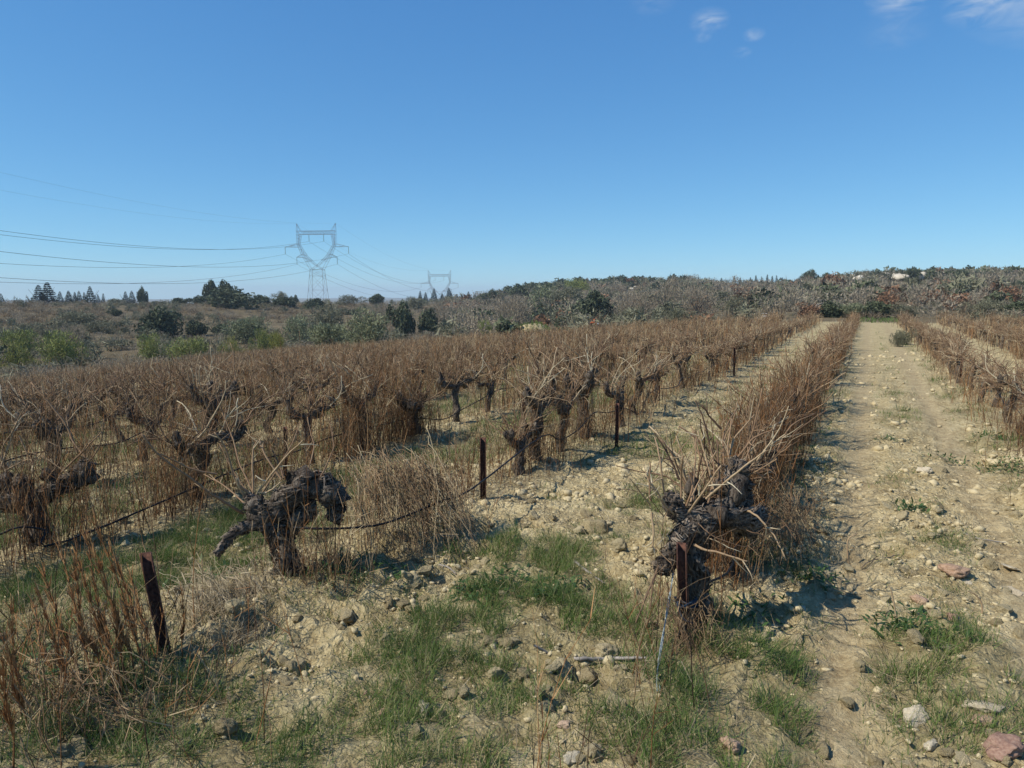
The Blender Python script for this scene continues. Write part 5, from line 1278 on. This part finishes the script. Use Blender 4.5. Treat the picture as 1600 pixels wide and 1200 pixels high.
# ------------------------------------------------------------------ grass, straw, herbs (uncountable)
def sample_wedge(rng, n, d0, d1, pxlo=-80, pxhi=1680):
    d = np.sqrt(rng.uniform(d0 ** 2, d1 ** 2, n)); px = rng.uniform(pxlo, pxhi, n); l = d * (px - 800) / F_PX
    return -d * math.sin(YAW) + l * math.cos(YAW), d * math.cos(YAW) + l * math.sin(YAW), d
def grass():
    rng = np.random.default_rng(55); mb = MB(); hb = MB(); sb = MB()
    for (d0, d1, n, K, wd, hh) in [(2.2, 6, 250000, 3, .0034, 1.0), (6, 13, 150000, 3, .0068, 1.0), (13, 34, 170000, 2, .015, 1.1)]:
        x, y, d = sample_wedge(rng, n, d0, d1); g = green_map(x, y)
        clump = fbm(x * 7, y * 7, 2, 120); keep = rng.random(n) < np.clip(g - .06, 0, 1) * .62 * sstep(.36, .62, clump) * 1.75
        x, y, g = x[keep], y[keep], g[keep]; N = len(x)
        o = np.stack([x, y, gz(x, y) - .004], 1); dr = np.stack([rng.normal(0, .5, N) + .8 * (vn(x * 5, y * 5, 131) - .5), rng.normal(0, .5, N) + .8 * (vn(x * 5, y * 5, 137) - .5), np.ones(N)], 1)
        L = rng.uniform(.035, .11, N) * (.5 + .7 * np.clip(g, 0, 1.1) + .28 * sstep(.8, 1.2, g)) * hh
        P = cane_pts(rng, o, dr, L, K, .22, .16 if K > 2 else 0); s = unit(np.stack([rng.normal(0, 1, N), rng.normal(0, 1, N), np.zeros(N)], 1))
        V, Qd = ribbons(P, np.linspace(1, .15, K)[None] * (wd * rng.uniform(.6, 1.3, N))[:, None], s)
        tn = np.clip(.48 + .4 * (vn(x * 1.7, y * 1.7, 140) - .5) + rng.normal(0, .15, N) + (rng.random(N) < .22) * .5, 0, 1)
        mb.add(V, Qd, np.repeat(tn, 2 * K))
    N = 500; x = rng.uniform(-1.2, 2.4, N); y = rng.uniform(49.5, 60, N); o = np.stack([x, y, gz(x, y)], 1)
    P = cane_pts(rng, o, np.stack([rng.normal(0, .5, N), rng.normal(0, .5, N), np.ones(N)], 1), rng.uniform(.08, .22, N), 2, .2); V, Qd = ribbons(P, np.array([[.05, .015]]).repeat(N, 0), unit(rng.normal(0, 1, (N, 3)) * [1, 1, .1])); mb.add(V, Qd, np.repeat(rng.uniform(.3, .8, N), 4))
    # straw, dead blades and short litter
    for (d0, d1, n, wd, hh) in [(2.2, 7, 85000, .003, 1.0), (7, 18, 45000, .0065, 1.3)]:
        x, y, d = sample_wedge(rng, n, d0, d1); w = .22 + .9 * sstep(.5, .7, fbm(x / .4, y / .4, 2, 150)) + .7 * np.exp(-(row_dist(x) / .35) ** 2) + .5 * sstep(-2.8, -3.4, x)
        keep = rng.random(n) < w * .42 * (1 - .7 * np.clip(ruts(x), 0, 1)); x, y = x[keep], y[keep]; N = len(x)
        o = np.stack([x, y, gz(x, y) + .006], 1); dr = np.stack([rng.normal(0, 1, N), rng.normal(0, 1, N), rng.uniform(-.05, .5, N)], 1)
        P = cane_pts(rng, o, dr, rng.uniform(.03, .14, N) * hh, 2, .2); gg = gz(P[..., 0].ravel(), P[..., 1].ravel()).reshape(N, 2); P[..., 2] = np.maximum(P[..., 2], gg + .004)
        V, Qd = ribbons(P, np.array([[1, .5]]) * (wd * rng.uniform(.5, 1.3, N))[:, None], unit(np.stack([rng.normal(0, 1, N), rng.normal(0, 1, N), rng.normal(0, .4, N)], 1)))
        sb.add(V, Qd, np.repeat(np.clip(rng.normal(.42, .22, N), 0, 1), 4))
    # broad-leaved herbs
    for (px, py, rr, n) in [(530, 895, .16, 160), (860, 935, .10, 90), (880, 925, .10, 80), (1420, 985, .14, 120), (1430, 795, .12, 90), (1555, 685, .2, 160), (1580, 735, .2, 140), (740, 930, .12, 80), (150, 1080, .3, 200), (1275, 900, .12, 90), (40, 1060, .3, 120), (1390, 690, .1, 60), (1480, 720, .2, 60), (800, 910, .15, 90), (330, 905, .2, 80), (620, 905, .12, 60), (1180, 960, .15, 70)]:
        c = hit(px, py); x = c[0] + rng.normal(0, rr * .6, n); y = c[1] + rng.normal(0, rr * .6, n); o = np.stack([x, y, gz(x, y) + rng.uniform(0, .05, n)], 1)
        dr = np.stack([rng.normal(0, 1, n), rng.normal(0, 1, n), rng.uniform(.1, .9, n)], 1); P = cane_pts(rng, o, dr, rng.uniform(.03, .07, n), 4, .2, .15)
        V, Qd = ribbons(P, np.array([[.3, 1, .9, .15]]) * rng.uniform(.010, .020, (n, 1)), unit(np.cross(dr, [0, 0, 1]))); hb.add(V, Qd, np.repeat(np.clip(rng.normal(.5, .2, n), 0, 1), 8))
    tag(add('grass', mb.mesh('grass', M['grass'])), 'green grass tufts growing between the clods and under the vines', 'grass', None, 'stuff')
    tag(add('straw_litter', sb.mesh('straw_litter', M['straw'])), 'pale straw and dead grass scattered over the soil', 'straw', None, 'stuff')
    tag(add('broadleaf_weeds', hb.mesh('broadleaf_weeds', M['herb'])), 'low broad-leaved green weeds in the rows and track', 'weeds', None, 'stuff')
grass()

# ------------------------------------------------------------------ clods and stones
CL = []
for i in range(9):
    r2 = np.random.default_rng(900 + i); mb = MB(); V, F = lump(r2, 4, .66, 10, .10, .15); mb.add(V, F); CL.append(mb.mesh('clod_shape', M['clod'], False))
ST = {}
for j, k in enumerate(('stone', 'pinkstone', 'redstone')):
    r2 = np.random.default_rng(950 + j); mb = MB(); V, F = lump(r2, 4, .55, 9, .14, .10); mb.add(V, F); ST[k] = mb.mesh(k + '_shape', M[k], True)
def block(name, me, px, py, wpx, label, cat, group, flat=1.0, rz=0, sink=.75):
    p = hit(px, py); s = wpx * depth_of(p) / F_PX / 2
    return tag(add(name, me, None, p + [0, 0, s * .5 * flat * (1 - sink)], (R_.normal(0, .15), R_.normal(0, .15), rz), (s, s, s * flat)), label, cat, group)
for px, py, w, mk, fl, lb in [(1490, 895, 60, 'pinkstone', .7, 'flat pinkish stone right of the track middle'), (1510, 908, 24, 'stone', .7, 'small pale stone touching the flat pinkish stone'), (1254, 955, 20, 'stone', 1.2, 'rounded white stone at the foot of the hedge row'),
                           (1435, 940, 30, 'pinkstone', 1.1, 'rounded tan stone in the middle of the track'), (1490, 970, 32, 'redstone', 1.0, 'reddish stone above the right grass tuft'), (1476, 1012, 22, 'stone', 1.0, 'rounded pale stone left of the right grass tuft'),
                           (1535, 1105, 60, 'stone', .6, 'long pale flat stone below the right grass tuft'), (1535, 1130, 40, 'pinkstone', .9, 'tan pink stone near the bottom right corner'), (1560, 1170, 90, 'redstone', .6, 'large reddish stone in the bottom right corner'),
                           (1455, 1165, 28, 'stone', 1.3, 'upright pale stone at the bottom right of the grass'), (1430, 1120, 50, 'stone', 1.0, 'broad tan stone below the middle grass patch'), (1140, 1165, 36, 'pinkstone', 1.1, 'brown rounded stone in the bottom grass patch'),
                           (895, 1185, 34, 'stone', 1.1, 'grey rounded stone at the bottom edge of the photograph'), (880, 1135, 26, 'pinkstone', 1.1, 'small brown stone above the grey bottom stone'), (660, 1110, 40, 'stone', 1.1, 'grey stone resting among clods in the foreground'),
                           (572, 1085, 14, 'redstone', 1.2, 'small orange stone in the foreground grass'), (158, 950, 30, 'redstone', .9, 'pink stone behind the leaning left stake'), (1580, 925, 40, 'stone', .35, 'flat white slab at the right edge of the track'), (1575, 890, 36, 'stone', .3, 'flat pale grey slab higher at the right edge'),
                           (600, 1115, 24, 'pinkstone', 1.0, 'pinkish stone left of the foreground clod heap'), (1445, 735, 24, 'stone', .9, 'rounded pale stone in the middle of the track farther on'), (1470, 735, 34, 'clod', .7, 'pale cracked clod heap beside the rounded stone on the track')]:
    block('stone' if mk != 'clod' else 'earth_clod', CL[0] if mk == 'clod' else ST[mk], px, py, w, lb, 'stone' if mk != 'clod' else 'clod', None, fl, R_.uniform(0, 6))
for i, (px, py, w, lb) in enumerate([(915, 1055, 44, 'large pale earth clod below the long dead stick'), (880, 1045, 40, 'pale earth clod left of the largest one below the stick'), (950, 1020, 50, 'broad pale clod heap just above the long dead stick'), (990, 930, 42, 'sunlit pale clod left of the staked vine'),
                                  (890, 920, 38, 'cracked pale clod between the rows beside green herbs'), (862, 925, 28, 'smaller clod left of the cracked pale clod'), (650, 1145, 34, 'pale clod below the grey foreground stone'), (705, 1090, 32, 'pale clod right of the foreground stone'),
                                  (690, 1125, 40, 'shadowed clod at the right of the foreground heap'), (628, 945, 26, 'pale clod below the dead weed bundle'), (930, 830, 44, 'tan clod between the rows in the middle distance'), (850, 1110, 50, 'wide flat clod near the bottom centre'), (960, 1100, 48, 'low tan clod left of the bottom grass patch'),
                                  (930, 1180, 40, 'clod beside the grey stone at the bottom edge'), (1430, 1010, 30, 'clod in the middle of the track beside grass'), (540, 965, 46, 'broad clod ridge below the big vine'), (790, 1010, 34, 'pale clod right of the foreground grass tuft'), (100, 905, 30, 'pale clod behind the tall rust-orange weeds')]):
    block('earth_clod', CL[i % 9], px, py, w, lb, 'clod', 'pale earth clods on the ground', .95, R_.uniform(0, 6))
LANDMARKS = [(*hit(a, b)[:2], c) for a, b, c in [(1080, 1010, 'at the foot of the staked vine'), (920, 1034, 'beside the long dead stick'), (455, 930, 'at the foot of the big arched vine'), (690, 880, 'by the fallen dead weed bundle'),
    (640, 1010, 'round the foreground grass tuft'), (880, 930, 'among green herbs between two rows'), (266, 1022, 'near the leaning free stake'), (190, 1090, 'among the tall rust-orange weeds'), (1490, 895, 'by the flat pinkish stone of the track'),
    (1480, 1060, 'in the right grass patch'), (1110, 1090, 'in grass below the staked vine'), (755, 778, 'by the upright stake past the big vine'), (1320, 900, 'in the left rut of the track'), (1430, 800, 'on the middle strip of the track'), (850, 820, 'in open soil beyond the green herbs'),
    (960, 760, 'in the open soil left of the hedge row'), (620, 1150, 'at the bottom left of centre'), (800, 1130, 'at the bottom centre of the photograph'), (550, 960, 'on the low ridge under the big arched vine'), (1250, 960, 'on the left verge of the track')]]
def clods():
    rng = np.random.default_rng(66); n = 120000
    xa, ya, da = sample_wedge(rng, 90000, 2.2, 7.5); xb, yb, db = sample_wedge(rng, n - 50000, 7.5, 22)
    x, y, d = np.concatenate([xa, xb]), np.concatenate([ya, yb]), np.concatenate([da, db]); n = len(x); rm = rough_map(x, y); cl_ = fbm(x / .55, y / .55, 3, 201)
    w = (.25 + 1.3 * sstep(.50, .68, cl_)) * rm * (1 + 1.1 * np.exp(-((x - .43) / .24) ** 2) + .8 * np.exp(-((x + .36) / .14) ** 2) + .8 * np.exp(-((x - 1.35) / .2) ** 2)) * (1 - .55 * np.clip(green_map(x, y), 0, 1)); keep = rng.random(n) < w * np.where(d < 7.5, .29, .19)
    x, y, d = x[keep], y[keep], d[keep]; s = np.clip(.0065 * (1 + rng.pareto(1.7, len(x))), .0065, .050) * (.85 + .035 * d)
    sz = s / d; order = np.argsort(-sz); top = order[:260]; rest = order[260:]
    for i in top:
        p = (x[i], y[i], float(gz(x[i], y[i])) + s[i] * .08)
        lm = min(LANDMARKS, key=lambda q: (q[0] - x[i]) ** 2 + (q[1] - y[i]) ** 2)
        zone = lm[2] if math.hypot(lm[0] - x[i], lm[1] - y[i]) < .55 else 'on the track' if -.45 < x[i] < 1.3 else ('between the first two rows left of the track' if -2.7 < x[i] <= -.45 else ('under the rows on the left' if x[i] <= -2.7 else 'right of the track'))
        o = add('earth_clod', CL[int(rng.integers(9))], None, p, (rng.normal(0, .4), rng.normal(0, .4), rng.uniform(0, 6.28)), (s[i], s[i], s[i]))
        tag(o, f'small pale lump of dry earth lying {zone}', 'clod', 'pale earth clods on the ground')
    base = [lump(np.random.default_rng(970 + k), 1, .8, 2, .45) for k in range(12)]; mb = MB()
    N = len(rest); kk = rng.integers(0, 12, N); z = gz(x[rest], y[rest])
    for k in range(12):
        m = kk == k; V, F = base[k]; a = rng.uniform(0, 6.28, m.sum()); ss = s[rest][m]
        ca, sa = np.cos(a)[:, None], np.sin(a)[:, None]
        W = np.stack([(V[None, :, 0] * ca - V[None, :, 1] * sa) * ss[:, None] + x[rest][m][:, None], (V[None, :, 0] * sa + V[None, :, 1] * ca) * ss[:, None] + y[rest][m][:, None], V[None, :, 2] * ss[:, None] + (z[m] + ss * .02)[:, None]], -1)
        FF = (F[None] + (np.arange(m.sum()) * len(V))[:, None, None]).reshape(-1, 3); mb.add(W.reshape(-1, 3), FF)
    tag(add('soil_crumbs', mb.mesh('soil_crumbs', M['clod'])), 'countless small crumbs of dry earth over the ground', 'soil crumbs', None, 'stuff')
    print('crumbs', N)
clods()
tot = 0
seen = set()
for o in sc.objects:
    if o.type == 'MESH' and o.data.name not in seen:
        seen.add(o.data.name); tot += len(o.data.loops) - 2 * len(o.data.polygons)
for o in sorted([o for o in sc.objects if o.type == 'MESH' and o.get('kind')], key=lambda o: -len(o.data.loops))[:12]: print('TRI', o.name, len(o.data.loops) - 2 * len(o.data.polygons))
# thin air: the hills, the skyline trees and the pylons fade a little
def haze():
    V = np.array([(x, y, z) for x in (-3300, 3300) for y in (-700, 4300) for z in (float(Z.min()) - 1.5, 44.0)], float)
    F = np.array([(0, 1, 3, 2), (4, 6, 7, 5), (0, 4, 5, 1), (2, 3, 7, 6), (0, 2, 6, 4), (1, 5, 7, 3)])
    m = bpy.data.materials.new('haze_air'); m.use_nodes = True; n, l = m.node_tree.nodes, m.node_tree.links; n.clear()
    o = n.new('ShaderNodeOutputMaterial'); v = n.new('ShaderNodeVolumePrincipled'); v.inputs['Color'].default_value = (.74, .89, 1.0, 1); v.inputs['Density'].default_value = HAZE
    l.new(v.outputs[0], o.inputs['Volume']); mb = MB(); mb.add(V, F); b = add('haze', mb.mesh('haze', m)); b['kind'] = 'stuff'; b['label'] = 'thin pale haze over the whole landscape'
HAZE = 0.0003
haze()
print('TRI objects', len(sc.objects), 'unique triangles', tot)
